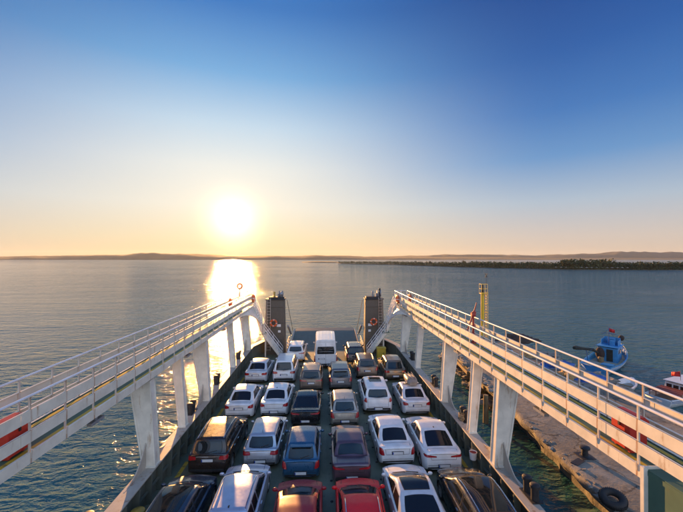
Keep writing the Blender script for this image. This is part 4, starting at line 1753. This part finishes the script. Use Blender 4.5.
CARS = [
    # column along the sunward bulwark
    ('parked_car', 'hatch', 4.25, 1.78, 1.50, 'navy', front(178, 489.5, 4.25, .44, 1.46), dict(shape=dict(cowl=.21, rf=.44), roof_glass=True, rails=None),
     'dark blue car with black glossy roof in the near corner by the sunward bulwark'),
    ('parked_car', 'suv', 4.55, 1.86, 1.66, 'brownblack', rear(207, 474, 4.55), dict(rails='chrome', antenna='rod', chrome_line=True, lower_dark=True, tail='wide', roof_glass=False),
     'brown-black SUV with chrome roof rails and rear wiper beside the sunward bulwark'),
    ('parked_car', 'sedan', 4.45, 1.76, 1.46, 'white', rear(238, 417, 4.45), dict(tail='tri', plate='trunk'),
     'white sedan just ahead of the brown-black SUV along the sunward bulwark'),
    ('parked_car', 'sedan', 4.50, 1.78, 1.46, 'pearl', rear(255.5, 381.5, 4.5), dict(tail='wide'),
     'pale silver sedan foremost beside the sunward bulwark, near the stair foot'),
    # second column
    ('parked_car', 'wagon', 4.60, 1.80, 1.50, 'lavender', front(240, 478, 4.6, .43, 1.46), dict(shape=dict(cowl=.21, rf=.43), rails='chrome', antenna='fin'),
     'pale lavender estate car with roof rails, its rear cut off by the bottom edge'),
    ('parked_car', 'hatch', 4.20, 1.70, 1.47, 'silver', rear(260, 465.5, 4.2), dict(tail='wide', antenna='rod', plate='bumper', chrome_line=True),
     'silver hatchback with short roof antenna just ahead of the lavender estate car'),
    ('parked_car', 'sedan', 4.45, 1.76, 1.46, 'white', rear(274, 415, 4.45), dict(tail='tri', plate='bumper', antenna='fin'),
     'white sedan just ahead of the silver hatchback with short roof antenna'),
    ('parked_car', 'mpv', 4.25, 1.80, 1.78, 'white', rear(283.5, 381, 4.25), dict(tail='wide', lower_dark=True, rails=None, plate='mid'),
     'white high-roofed people carrier with a wide dark rear window, two cars behind the sunward tower'),
    ('parked_car', 'suv', 4.20, 1.74, 1.62, 'white', rear(295.5, 360.5, 4.2), dict(rails='chrome', plate='bumper', tail='slim'),
     'white small SUV with roof rails right beside the sunward tower'),
    # third column
    ('parked_car', 'hatch', 4.15, 1.76, 1.43, 'darkred', front(297, 501, 4.15, .49, 1.39), dict(shape=dict(cowl=.20, rf=.49), antenna='rod'),
     'dark maroon car at the bottom edge, left of the bright red one'),
    ('parked_car', 'hatch', 3.98, 1.70, 1.50, 'blue', rear(301, 477.5, 3.98), dict(tail='tall', spoiler=True, plate='bumper', antenna=None),
     'metallic blue hatchback with red upright tail lights'),
    ('parked_car', 'fastback', 4.35, 1.76, 1.43, 'black', rear(305.5, 424.5, 4.35), dict(tail='slim', plate='bumper', antenna=None, roof_glass=False),
     'black fastback car just ahead of the blue hatchback'),
    ('parked_car', 'suv', 4.25, 1.74, 1.60, 'bronze', rear(311, 390, 4.25), dict(tail='slim', plate='mid', rails=None),
     'brown crossover behind the white van, left of the dull silver crossover'),
    # the van in the middle at the bow
    ('minibus', 'van', 5.6, 2.14, 2.62, 'white', rear(325.5, 365.5, 5.6, .36), dict(cat='van', plate='trunk', group=None),
     'tall white minibus parked in the middle just before the bow ramp'),
    # fourth column
    ('parked_car', 'hatch', 4.15, 1.76, 1.43, 'red', front(361.5, 499, 4.15, .49, 1.39), dict(shape=dict(cowl=.20, rf=.49), rails='chrome'),
     'bright red car at the bottom edge with silver strips along its roof'),
    ('parked_car', 'boxy', 4.35, 1.72, 1.44, 'plum', rear(352.5, 482, 4.35), dict(tail='slim', plate='bumper', lower_dark=True),
     'plum brown boxy sedan just ahead of the bright red car'),
    ('parked_car', 'hatch', 4.05, 1.70, 1.50, 'champagne', rear(345, 424.5, 4.05), dict(tail='tall', plate='bumper', antenna='rod'),
     'champagne hatchback just ahead of the plum sedan'),
    ('parked_car', 'suv', 4.20, 1.74, 1.62, 'grey', rear(340.5, 388.5, 4.2), dict(tail='tall', plate='mid', spoiler=True),
     'dull silver crossover right behind the white minibus'),
    ('parked_car', 'suv', 4.30, 1.78, 1.70, 'brownblack', rear(356, 363, 4.3), dict(tail='tall', plate='bumper', lower_dark=True),
     'dark SUV with a sunlit roof right beside the white minibus and the quay-side tower'),
    # fifth column
    ('parked_car', 'fastback', 4.65, 1.82, 1.45, 'pearl', front(413.5, 480.5, 4.65, .45, 1.41), dict(shape=dict(cowl=.21, rf=.45), roof_glass=True),
     'white car with a large black glass roof at the bottom edge'),
    ('parked_car', 'sedan', 4.45, 1.76, 1.46, 'white', rear(397.5, 463.5, 4.45), dict(tail='tall', plate='trunk'),
     'white sedan with upright red tail lights just ahead of the glass-roofed white car'),
    ('parked_car', 'suv', 4.55, 1.86, 1.64, 'white', rear(379, 411.5, 4.55), dict(tail='high', plate='bumper', lower_dark=True, sunroof=(.46, .66)),
     'white SUV with a dark open sunroof in the middle of its roof'),
    ('parked_car', 'suv', 4.30, 1.78, 1.62, 'bronze', rear(367.5, 377, 4.3), dict(tail='tall', plate='mid', rails='chrome'),
     'bronze SUV just ahead of the white SUV with the sunroof'),
    # sixth column, along the quay-side bulwark
    ('parked_car', 'suv', 4.65, 1.88, 1.66, 'black', front(476, 480, 4.65, .42, 1.62), dict(shape=dict(cowl=.20, rf=.42), rails='chrome', roof_glass=True, chrome_line=True),
     'glossy black SUV with silver roof rails in the near corner on the quay side'),
    ('parked_car', 'fastback', 4.62, 1.83, 1.45, 'white', rear(445, 470, 4.62), dict(tail='slim', plate='bumper', antenna='fin'),
     'white fastback sedan with slim dark red tail lights just ahead of the black SUV'),
    ('parked_car', 'sedan', 4.45, 1.76, 1.46, 'white', rear(418, 413.5, 4.45), dict(tail='tri', plate='trunk'),
     'white sedan carrying a roof box beside the quay-side bulwark'),
    ('parked_car', 'hatch', 4.40, 1.78, 1.55, 'gold', rear(396, 378.5, 4.4), dict(tail='wide', plate='bumper'),
     'golden brown car foremost beside the quay-side bulwark'),
]
made = []
for nm, kind, L, W, H, col, pos, opt, label in CARS:
    made.append(make_car(nm, kind, L, W, H, col, pos, label, rz=R(random.uniform(-.8, .8)), **opt))
for c in made:
    if 'roof box' in c['label']:
        road_box(c.location.x + .05, c.location.y + .05, 1.47, 'grey roof box on the roof of a white sedan')
# ------------------------------------------------------------------ the quay on the right
def make_concrete():
    m, nt, b = nodemat('quay_concrete')
    n1 = noise_tex(nt, .35, 7, .68)
    base = ramp(nt, n1, [(.3, (.105, .09, .07)), (.5, (.185, .165, .13)), (.72, (.29, .265, .22))])
    n2 = noise_tex(nt, 1.7, 8, .72, seed=4, dist=.6)
    st = ramp(nt, n2, [(.50, (0, 0, 0)), (.66, (.85, .85, .85))])
    c = mixc(nt, st, base, (.085, .075, .062))
    n3 = noise_tex(nt, 6.0, 6, .7, seed=7)
    lite = ramp(nt, n3, [(.60, (0, 0, 0)), (.72, (.6, .6, .6))])
    nt.links.new(mixc(nt, lite, c, (.36, .35, .33)), b.inputs['Base Color'])
    # slab joints and cracks
    g = N(nt, 'ShaderNodeNewGeometry')
    vo = N(nt, 'ShaderNodeTexVoronoi', feature='DISTANCE_TO_EDGE'); vo.inputs['Scale'].default_value = .33
    wp = N(nt, 'ShaderNodeVectorMath', operation='MULTIPLY_ADD')
    nz = N(nt, 'ShaderNodeTexNoise'); nz.inputs['Scale'].default_value = 1.4; nz.inputs['Detail'].default_value = 5
    nt.links.new(g.outputs['Position'], nz.inputs['Vector']); nt.links.new(nz.outputs['Color'], wp.inputs[0])
    wp.inputs[1].default_value = (.9, .9, .9); nt.links.new(g.outputs['Position'], wp.inputs[2])
    nt.links.new(wp.outputs[0], vo.inputs['Vector'])
    crack = ramp(nt, vo.outputs['Distance'], [(.004, (.85, .85, .85)), (.016, (0, 0, 0))])
    cur = b.inputs['Base Color'].links[0].from_socket
    nt.links.new(mixc(nt, crack, cur, (.04, .034, .026)), b.inputs['Base Color'])
    b.inputs['Roughness'].default_value = .85
    ad = N(nt, 'ShaderNodeMath', operation='ADD')
    nt.links.new(n2, ad.inputs[0]); nt.links.new(n3, ad.inputs[1])
    bump(nt, b, ad.outputs[0], .6, .06)
    return m


M['concrete'] = make_concrete()
M['rock'] = mat_plain('rubble_rock', (.22, .195, .16), .9, 0, .45, 1.3)
M['timber'] = mat_weathered('wet_timber', (.22, .15, .075), amount=.55, rustcol=(.06, .045, .03), rough=.8)
M['net_tan'] = mat_plain('net_tan', (.30, .20, .09), .95, 0, .4, 9)
M['net_dark'] = mat_plain('net_dark', (.045, .03, .025), .95, 0, .5, 9)
M['tarp_blue'] = mat_plain('tarp_blue', (.02, .085, .30), .5, 0, .25, 3)
M['boat_blue'] = mat_weathered('boat_blue', (.05, .26, .55), amount=.66, rough=.4, dirt=.3, rustcol=(.25, .25, .24))
M['boat_blue_dark'] = mat_weathered('boat_blue_dark', (.015, .085, .24), amount=.68, rough=.45, rustcol=(.15, .1, .06))
M['boat_white'] = mat_weathered('boat_white', (.70, .71, .72), amount=.70, rough=.35)
M['boat_deck'] = mat_weathered('boat_deck', (.33, .34, .30), amount=.5, rough=.7, rustcol=(.38, .28, .12))
M['canvas'] = mat_plain('dark_canvas', (.022, .025, .022), .9, 0, .4, 5)
M['flag_red'] = mat_plain('flag_red', (.55, .02, .02), .7, 0, .15)
M['canopy_red'] = mat_plain('canopy_red', (.22, .05, .04), .7, 0, .3, 2)
M['tower_yellow'] = mat_weathered('tower_yellow', (.75, .48, .03), amount=.66, rough=.45, rustcol=(.22, .1, .03))
QZ = -.30
inner = [(11.2, -6), (11.35, 4), (11.7, 13), (12.3, 20), (13.2, 30), (14.2, 41.0)]
outer = [(23.5, -6), (23.5, 4), (23.5, 13), (23.4, 20), (23.3, 30), (23.6, 41.5)]
mb = MB()
ny, nx = 130, 26
grid = []
for j in range(ny + 1):
    y = -6 + 47.2 * j / ny
    xa, xb = smoothlist([(b, a) for a, b in inner], y), smoothlist([(b, a) for a, b in outer], y)
    xa += noise.noise(Vector((y * .9, 1, 0))) * .12 + noise.noise(Vector((y * 2.9, 4, 0))) * .09
    xb += noise.noise(Vector((y * .7, 9, 0))) * .3
    row = []
    for z, dx in ((-4.2, 1.5), (-.85, 1.5), (-.78, .12), (-.62, .0)):
        row.append(mb.vert((xa + dx + .10 * noise.noise(Vector((y * 1.7, z * 2, 5))) - .02, y, z)))
    for i in range(nx + 1):
        q = i / nx; q = q ** 1.3
        x = xa + (xb - xa) * q
        z = QZ + noise.noise(Vector((x * .5, y * .5, 3))) * .05 + noise.noise(Vector((x * 1.9, y * 1.9, 8))) * .03
        if i == 0: z -= .10
        row.append(mb.vert((x, y, z)))
    row.append(mb.vert((xb, y, -4.2)))
    grid.append(row)
for a, b in zip(grid, grid[1:]):
    for i in range(len(a) - 1): mb.face((a[i], a[i + 1], b[i + 1], b[i]))
mb.face(grid[-1]); mb.face(grid[0][::-1])
tag(mb.build('quay', M['concrete'], None, 50), 'worn concrete quay with a broken edge beside the ferry', None, None, 'structure')

rnd = random.Random(12)


def rock(mb, c, r, sd):
    k = len(mb.v)
    mb.ball((0, 0, 0), 1.0, 8, 5)
    sc = Vector((rnd.uniform(.7, 1.4), rnd.uniform(.7, 1.4), rnd.uniform(.28, .55))) * r
    a = rnd.uniform(0, PI)
    for i in range(k, len(mb.v)):
        v = Vector(mb.v[i]); n_ = 1 + .8 * noise.noise(v * 1.5 + Vector((sd, sd * .3, 0)))
        v = Vector((v.x * sc.x, v.y * sc.y, v.z * sc.z)) * n_
        v.rotate(Quaternion((0, 0, 1), a))
        mb.v[i] = tuple(v + Vector(c))


mb = MB()
for i in range(230):
    y = rnd.uniform(3, 41)
    xa = smoothlist([(b, a) for a, b in inner], y)
    rock(mb, (xa + rnd.uniform(-.05, .55) ** 1.0, y, QZ - rnd.uniform(-.01, .12)), rnd.uniform(.05, .17) * (1.8 if y > 24 else 1), i * 1.37)
for i in range(60):
    y = rnd.uniform(24, 41)
    xa = smoothlist([(b, a) for a, b in inner], y)
    rock(mb, (xa + rnd.uniform(.1, 1.2), y, rnd.uniform(-2.7, -1.7)), rnd.uniform(.25, .5), i * 1.37 + 77)
for i in range(150):
    y = rnd.uniform(8, 42.5)
    xb = 23.6
    rock(mb, (xb + rnd.uniform(-.6, 1.3), y, QZ - rnd.uniform(.1, 2.2)), rnd.uniform(.3, .7), i * 2.1 + 900)
for i in range(60):
    rock(mb, (rnd.uniform(14.5, 23.5), 41.2 + rnd.uniform(-.3, 1.4), QZ - rnd.uniform(-.2, 2.2)), rnd.uniform(.3, .75), i * 2.7 + 300)
tag(mb.build('rubble', M['rock']), 'broken stones and rubble along the edges of the quay', None, None, 'stuff')

# timber baulk on the quay face (lit by the sun)
b = MB()
for k in range(3):
    b.bar((13.0 + .12 * k, 24.6 + 3.6 * k, -.75), (13.32 + .12 * k, 28.0 + 3.6 * k, -.75), .28, .3)
o = b.build('timber_fender', M['timber'], None, None, .02)
tag(o, 'long weathered timber fender bolted along the quay face', 'fender')
for i, (px, py, lbl) in enumerate(((447, 372, 'dark wooden pile standing off the far corner of the quay face'), (485, 408, 'wooden pile with green foot against the quay face, nearer than the dark one'))):
    p = at(px, py, -1.4)
    b = MB(); b.tube([(0, 0, -2.6), (.03, 0, -.4), (.05, .02, 1.0)], [.20, .19, .17], 12)
    o = b.build('mooring_pile', M['timber'], None, 40); o.location = (p.x, p.y, -1.4)
    tag(o, lbl, 'pile', 'piles along the quay face')

# tyre, bollard
p = at(612, 496, QZ + .3)
b = MB(); b.torus((0, 0, 0), .34, .15, 'z', 36, 14)
for k in range(40):
    a = 2 * PI * k / 40
    b.box((.485 * math.cos(a), .485 * math.sin(a), 0), (.018, .02, .16), Matrix.Rotation(a, 3, 'Z'))
o = b.build('tyre_fender', M['rubber'], None, 60)
o.location = (p.x, p.y, QZ + .22); o.rotation_euler = (R(14), R(-12), 0)
tag(o, 'big black tyre lying on the broken edge of the quay', 'tyre')
p = at(584, 456, QZ)
o = empty('quay_bollard', (p.x, p.y, QZ))
b = MB(); b.lathe([(.24, -.05), (.24, .05), (.15, .08), (.14, .36), (.24, .42), (.24, .5), (.16, .54)], (0, 0, 0), 'z', 18); b.build('bollard_post', M['dark_iron'], o, 40)
b = MB(); b.box((0, 0, .02), (.7, .7, .05)); b.build('base_plate', M['dark_iron'], o)
tag(o, 'squat iron bollard on the quay near the big black tyre', 'bollard')
p = at(577, 462, QZ)
b = MB(); b.box((0, 0, .03), (.75, .35, .05), Matrix.Rotation(.5, 3, 'Z')); o = b.build('iron_plate', M['dark_iron'], None, None, .01); o.location = (p.x, p.y, QZ)
tag(o, 'dark iron plate lying flat on the quay beside the squat bollard', 'plate')


def mound(name, px, py, r, h, mat, label, cat, seed, z=QZ):
    p = at(px, py, z)
    mb = MB(); n, m_ = 40, 12
    rings = []
    for i in range(m_):
        th = (i / (m_ - 1)) * PI / 2
        ring = []
        for j in range(n):
            a = 2 * PI * j / n
            rr = math.cos(th); d = Vector((math.cos(a) * rr, math.sin(a) * rr, math.sin(th)))
            k = 1 + .45 * noise.noise(d * 1.6 + Vector((seed, 0, 0))) + .16 * noise.noise(d * 5 + Vector((seed, 2, 0))) + .07 * noise.noise(d * 13 + Vector((seed, 2, 9)))
            ring.append(mb.vert((d.x * r[0] * k, d.y * r[1] * k, d.z * h * k - .02)))
        rings.append(ring)
    for a, b in zip(rings, rings[1:]):
        for j in range(n): mb.face((a[j], a[(j + 1) % n], b[(j + 1) % n], b[j]))
    mb.face(rings[-1]); mb.face(rings[0][::-1])
    o = mb.build(name, mat, None, 50); o.location = (p.x, p.y, z)
    return tag(o, label, cat)


mound('net_pile', 567, 377, (1.0, .8), .6, M['net_tan'], 'tan heap of fishing net on the quay beside the blue tarpaulin', 'net', 3)
mound('net_pile', 517, 341, (2.2, 1.1), .8, M['net_dark'], 'dark brown heap of fishing net near the far end of the quay', 'net', 8)
mound('net_pile', 532, 356, (1.2, .7), .5, M['net_tan'], 'yellowish heap of fishing net between the dark net and the blue tarpaulin', 'net', 12)
mound('tarpaulin', 556, 366, (1.7, .8), .5, M['tarp_blue'], 'crumpled blue tarpaulin on the outer side of the quay', 'tarpaulin', 5)
mound('tarpaulin', 590, 380, (1.3, .7), .5, M['tarp_blue'], 'bright blue tarpaulin bundle just right of the tan net heap', 'tarpaulin', 15)

# white mooring posts at the end of the quay
for i, (px, py) in enumerate(((491, 352), (497, 354.5), (504, 357), (511, 360))):
    p = at(px, py, QZ)
    b = MB(); b.lathe([(.20, 0), (.20, .85), (.15, .95), (.05, 1.0)], (0, 0, 0), 'z', 14)
    o = b.build('mooring_post', M['boat_white'], None, 40); o.location = (p.x, p.y, QZ)
    tag(o, 'short white mooring post on the quay beside the yellow light tower', 'post', 'white posts at the end of the quay')

# ------------------------------------------------------------------ yellow light tower
p = at(483, 350, QZ)
tw = empty('light_tower', (p.x, p.y, QZ))
b = MB(); b.box((0, 0, .2), (1.7, 1.7, .4)); b.build('plinth', M['concrete'], tw, None, .03)
b = MB(); b.lathe([(.42, .38), (.42, .46), (.31, .5), (.29, 6.1), (.33, 6.12), (.33, 6.2)], (-.1, 0, 0), 'z', 20); b.build('column', M['tower_yellow'], tw, 40)
b = MB()
for x, y in ((.55, -.25), (.55, .25), (.8, -.25), (.8, .25)): b.box((x, y, 3.3), (.04, .04, 5.9))
for k in range(20): b.box((.55, 0, .6 + k * .29), (.035, .5, .035))
for k in range(6):
    z = 1.2 + k * .95
    b.box((.67, -.25, z), (.28, .03, .03)); b.box((.67, .25, z), (.28, .03, .03)); b.box((.8, 0, z), (.035, .5, .035)); b.box((.25, 0, z), (.6, .05, .05))
b.build('ladder_cage', M['tower_yellow'], tw)
b = MB(); b.box((.05, 0, 6.1), (1.2, 1.0, .05))
for x in (-.52, -.05, .62):
    for y in (-.48, .48): b.box((x, y, 6.6), (.03, .03, 1.0))
for z in (6.6, 7.1):
    for y in (-.48, .48): b.box((.05, y, z), (1.2, .03, .03))
    for x in (-.53, .63): b.box((x, 0, z), (.03, .96, .03))
b.build('platform', M['tower_yellow'], tw)
b = MB(); b.lathe([(.2, 6.2), (.2, 6.5), (.14, 6.52), (.14, 6.9), (.19, 6.92), (.06, 7.05)], (-.1, 0, 0), 'z', 16); b.build('lantern', M['dark_iron'], tw, 40)
b = MB(); b.tube([(.6, 0, 6.1), (.6, 0, 8.0)], .03, 8)
b.bar((.38, 0, 7.8), (.82, 0, 8.24), .07, .07); b.bar((.38, 0.05, 8.24), (.82, 0.05, 7.8), .07, .07)
b.build('topmark', M['dark_iron'], tw)
tw.scale = (.6, .6, 1.03)
tag(tw, 'yellow harbour light tower with ladder cage and cross topmark at the quay end', 'light tower')

# ------------------------------------------------------------------ boats
def hull_mesh(L, B, free, sheer, depth, transom=.8, n=30, rake=.9):
    """a round-bilged open hull: shell with thickness. Returns (shell, deck line function)"""
    mb = MB(); outer_, inner_ = [], []
    def half(q): return B / 2 * (transom + (1 - transom) * min(1, q / .3)) * (1 if q < .5 else max(.02, 1 - ((q - .5) / .5) ** 2.4))
    def top(q): return free + sheer * max(0, (q - .35) / .65) ** 2 + .12 * (1 - min(1, q / .3))
    for i in range(n + 1):
        q = i / n
        w_, t_ = half(q), top(q)
        kz = -depth * (1 - max(0, (q - .8) / .2) ** 2 * .9)
        o_, in_ = [], []
        for u in range(9):
            a = u / 8
            z = kz + (t_ - kz) * a
            x = w_ * (1 - (1 - a) ** 2.6) * (.86 + .14 * a)
            y = -L / 2 + L * q + rake * max(0, (q - .6) / .4) * (a - .5)
            o_.append((x, y, z))
        outer_.append(o_)
    vs = []
    for o_ in outer_:
        ring = [mb.vert(p) for p in o_[::-1]] + [mb.vert((-p[0], p[1], p[2])) for p in o_[1:]]
        vs.append(ring)
    for a, b in zip(vs, vs[1:]):
        for j in range(len(a) - 1): mb.face((a[j], a[j + 1], b[j + 1], b[j]))
    mb.face(vs[0])
    return mb, half, top


def boat_hull(root, L, B, free, sheer, depth, mats, deck_z, deck_mat, stripe=None, transom=.8):
    mb, half, top = hull_mesh(L, B, free, sheer, depth, transom)
    o = mb.build('hull', mats[0], root, 40)
    so = o.modifiers.new('thickness', 'SOLIDIFY'); so.thickness = .07; so.offset = -1
    # gunwale rail
    for s in (-1, 1):
        b = MB()
        pts = []
        for i in range(31):
            q = i / 30
            a = 1.0
            y = -L / 2 + L * q + .9 * max(0, (q - .6) / .4) * .5
            pts.append((s * half(q), y, top(q)))
        for p_, q_ in zip(pts, pts[1:]): b.bar(p_, q_, .13, .09)
        b.build('gunwale', mats[1], root)
        if stripe:
            b = MB()
            for f_, hgt in ((.16, .07), (.34, .045)):
                pp = []
                for i in range(29):
                    q = .01 + i / 30
                    y = -L / 2 + L * q + .9 * max(0, (q - .6) / .4) * .38
                    pp.append((s * (half(q) * (.995 - f_ * .12) + .012), y, top(q) - f_))
                for p_, q_ in zip(pp, pp[1:]): b.bar(p_, q_, .03, hgt)
            b.build('rubbing_strake', stripe, root)
    b = MB(); vs = []
    for i in range(29):
        q = .012 + i / 30
        y = -L / 2 + L * q
        wd = half(q) * .93
        zz = deck_z + max(0, (q - .6) / .4) * (sheer * .6)
        vs.append((b.vert((-wd, y, zz)), b.vert((wd, y, zz))))
    for a, c in zip(vs, vs[1:]): b.face((a[0], a[1], c[1], c[0]))
    b.build('deck', deck_mat, root)
    return half, top


def place_boat(root, stern, bow):
    c = (stern + bow) / 2
    d = bow - stern
    root.location = (c.x, c.y, WATER_Z)
    root.rotation_euler = (0, 0, math.atan2(-d.x, d.y))


# blue fishing boat
fb = empty('fishing_boat')
half, top = boat_hull(fb, 11.5, 3.9, 1.05, .95, .7, (M['boat_blue'], M['boat_blue']), .55, M['boat_deck'], M['boat_white'])
b = MB()
b.prism([(-1.15, .1, .5), (1.15, .1, .5), (1.05, 2.9, .7), (-1.05, 2.9, .7)], (0, 0, 1.95)); 
b.box((0, 1.45, 2.62), (2.5, 3.2, .08))
h_ = b.build('wheelhouse', M['boat_blue'], fb, None, .02)
b = MB(); b.box((.25, .075, 1.45), (.72, .03, 1.6)); b.build('door', M['canvas'], h_)
for x in (-.72,):
    b = MB(); b.box((x, .075, 1.9), (.5, .03, .5)); b.build('window', M['glass'], h_)
for s in (-1, 1):
    for y in (.8, 1.8):
        b = MB(); b.box((s * 1.10, y, 1.95), (.09, .6, .5)); b.build('window', M['glass'], h_)
for x in (-.6, 0, .6):
    b = MB(); b.box((x, 2.86, 2.05), (.45, .09, .5)); b.build('window', M['glass'], h_)
b = MB()
b.box((0, 2.65, 3.1), (1.9, .06, .9)); b.box((-.95, 1.9, 3.0), (.06, 1.5, .7)); b.box((.95, 1.9, 3.0), (.06, 1.5, .7))
b.box((0, 2.2, 3.05), (.9, .5, .8)); b.box((.3, 1.5, 2.95), (.6, .6, .6))
b.build('upper_bridge', M['boat_blue'], fb, None, .015)
b = MB()
b.tube([(0, .9, 2.6), (0, .9, 5.2)], .05, 8); b.tube([(-.9, .9, 4.3), (.9, .9, 4.3)], .03, 6)
b.tube([(0, .9, 5.0), (0, 5.3, 2.2)], .015, 5); b.tube([(0, .9, 5.0), (-1.6, -4.8, 1.3)], .015, 5)
b.build('mast', M['boat_blue_dark'], fb)
b = MB(); vv = []
for i in range(9):
    vv.append((b.vert((.03 + i * .08, .9 + .05 * math.sin(i * 1.1), 4.55 - .012 * i)), b.vert((.03 + i * .08, .9 + .05 * math.sin(i * 1.1 + .5), 5.05 - .02 * i))))
for a, c in zip(vv, vv[1:]): b.face((a[0], c[0], c[1], a[1]))
o = b.build('flag', M['flag_red'], fb, 60); so = o.modifiers.new('thickness', 'SOLIDIFY'); so.thickness = .012
b = MB(); b.tube([(-.9, -.6, 1.7), (-1.3, -1.6, 2.25), (-1.9, -2.9, 2.45), (-2.5, -4.3, 2.7), (-2.6, -4.7, 2.75)], [.13, .2, .17, .27, .2], 12)
b.build('furled_boom', M['canvas'], fb, 60)
b = MB(); b.tube([(-1.6, -2.4, .6), (-1.75, -2.6, 2.3)], .05, 8); b.build('boom_crutch', M['boat_blue_dark'], fb)
b = MB(); b.lathe([(.34, .55), (.36, .75), (.34, 1.2), (.30, 1.22)], (-.55, -.75, 0), 'z', 16); b.build('barrel', M['timber'], fb, 40)
b = MB(); b.ball((-.75, -.25, 1.6), (.55, .35, .85), 14, 9); b.build('hung_net', M['net_dark'], fb, 60)
b = MB(); b.box((.6, -2.6, .72), (1.3, 1.1, .3)); b.build('hatch_cover', M['boat_blue'], fb, None, .02)
b = MB(); b.ball((-.2, -3.9, .66), (1.15, .8, .22), 14, 6); b.build('net_heap', M['net_tan'], fb, 60)
b = MB(); b.tube([(0, 5.0, 1.6), (.25, 6.4, 2.7)], .05, 8); b.ball((.3, 6.5, 2.9), (.38, .38, .42), 12, 8); b.build('dan_buoy', M['net_dark'], fb, 50)
for (x, y) in ((.95, 4.0), (.62, 4.6), (1.35, 3.0)):
    b = MB(); b.torus((x * 1.12, y, 1.55), .26, .08, 'x', 18, 8); b.build('white_fender', M['boat_white'], fb, 60)
b = MB()
for s in (-1, 1):
    pts = [(s * half(q) * .96, -5.75 + 11.5 * q, top(q) + .55) for q in (.64, .7, .76, .82, .88, .94)]
    b.tube(pts, .025, 6)
    for p_ in pts[::1]: b.tube([p_, (p_[0], p_[1], p_[2] - .56)], .02, 6)
b.build('bow_rail', M['lamp_grey'], fb)
tag(fb, 'bright blue wooden fishing boat with wheelhouse and furled dark boom beyond the quay', 'fishing boat')
place_boat(fb, at(589, 379, WATER_Z), at(621, 355, WATER_Z)); fb.scale = (.84,) * 3

# white cabin boat, half out of the picture
wb = empty('cabin_boat')
half, top = boat_hull(wb, 11.0, 3.2, .95, .7, .6, (M['boat_white'], M['boat_white']), .5, M['boat_deck'], M['boat_blue_dark'])
b = MB()
b.prism([(-1.1, -1.6, .5), (1.1, -1.6, .5), (1.0, 2.3, .8), (-1.0, 2.3, .8)], (0, 0, 1.55)); b.box((0, .3, 2.26), (2.35, 4.3, .09))
h_ = b.build('cabin', M['boat_white'], wb, None, .03)
for s in (-1, 1):
    for y in (-1.1, -.3, .5, 1.3):
        b = MB(); b.box((s * 1.075, y, 1.62), (.10, .55, .5)); b.build('window', M['glass'], h_)
for x in (-.66, 0, .66):
    b = MB(); b.box((x, -1.615, 1.55), (.5, .04, .62)); b.build('window', M['glass'], h_)
b = MB(); b.tube([(0, -.6, 2.3), (0, -.6, 3.5)], .035, 8); b.build('flagpole', M['lamp_grey'], wb)
b = MB(); vv = []
for i in range(9):
    vv.append((b.vert((-.03 - i * .11, -.6 + .06 * math.sin(i), 2.75 - .02 * i)), b.vert((-.03 - i * .11, -.6 + .06 * math.sin(i + .6), 3.4 - .04 * i))))
for a, c in zip(vv, vv[1:]): b.face((a[0], c[0], c[1], a[1]))
o = b.build('flag', M['flag_red'], wb, 60); so = o.modifiers.new('thickness', 'SOLIDIFY'); so.thickness = .012
b = MB()
for k in range(8):
    y = -4.6 + k * .38
    b.box((0, y, 1.45 + .03 * (k % 2)), (2.7, .36, .05))
for x in (-1.2, 1.2):
    for y in (-4.6, -3.3, -1.95): b.box((x, y, .95), (.05, .05, 1.0))
b.build('aft_canopy', M['canopy_red'], wb)
b = MB()
for s in (-1, 1):
    pts = [(s * half(q) * .95, -5.5 + 11 * q, top(q) + .5) for q in (.72, .78, .84, .9, .96)]
    b.tube(pts, .022, 6)
    for p_ in pts: b.tube([p_, (p_[0], p_[1], p_[2] - .5)], .018, 6)
b.build('bow_rail', M['lamp_grey'], wb)
tag(wb, 'white cabin boat with red flag and dark red aft canopy at the picture edge', 'cabin boat')
place_boat(wb, at(653, 407, WATER_Z), at(709, 391, WATER_Z)); wb.scale = (.72,) * 3

# small white dinghy under the quay
dg = empty('dinghy')
half, top = boat_hull(dg, 3.4, 1.5, .55, .2, .25, (M['boat_white'], M['boat_white']), .25, M['boat_deck'])
b = MB()
for y in (-.8, .2): b.box((0, y, .42), (1.25, .28, .04))
b.build('thwart', M['timber'], dg)
tag(dg, 'small white dinghy between the quay and the white cabin boat', 'dinghy')
place_boat(dg, at(618, 394, WATER_Z), at(630, 386.5, WATER_Z))
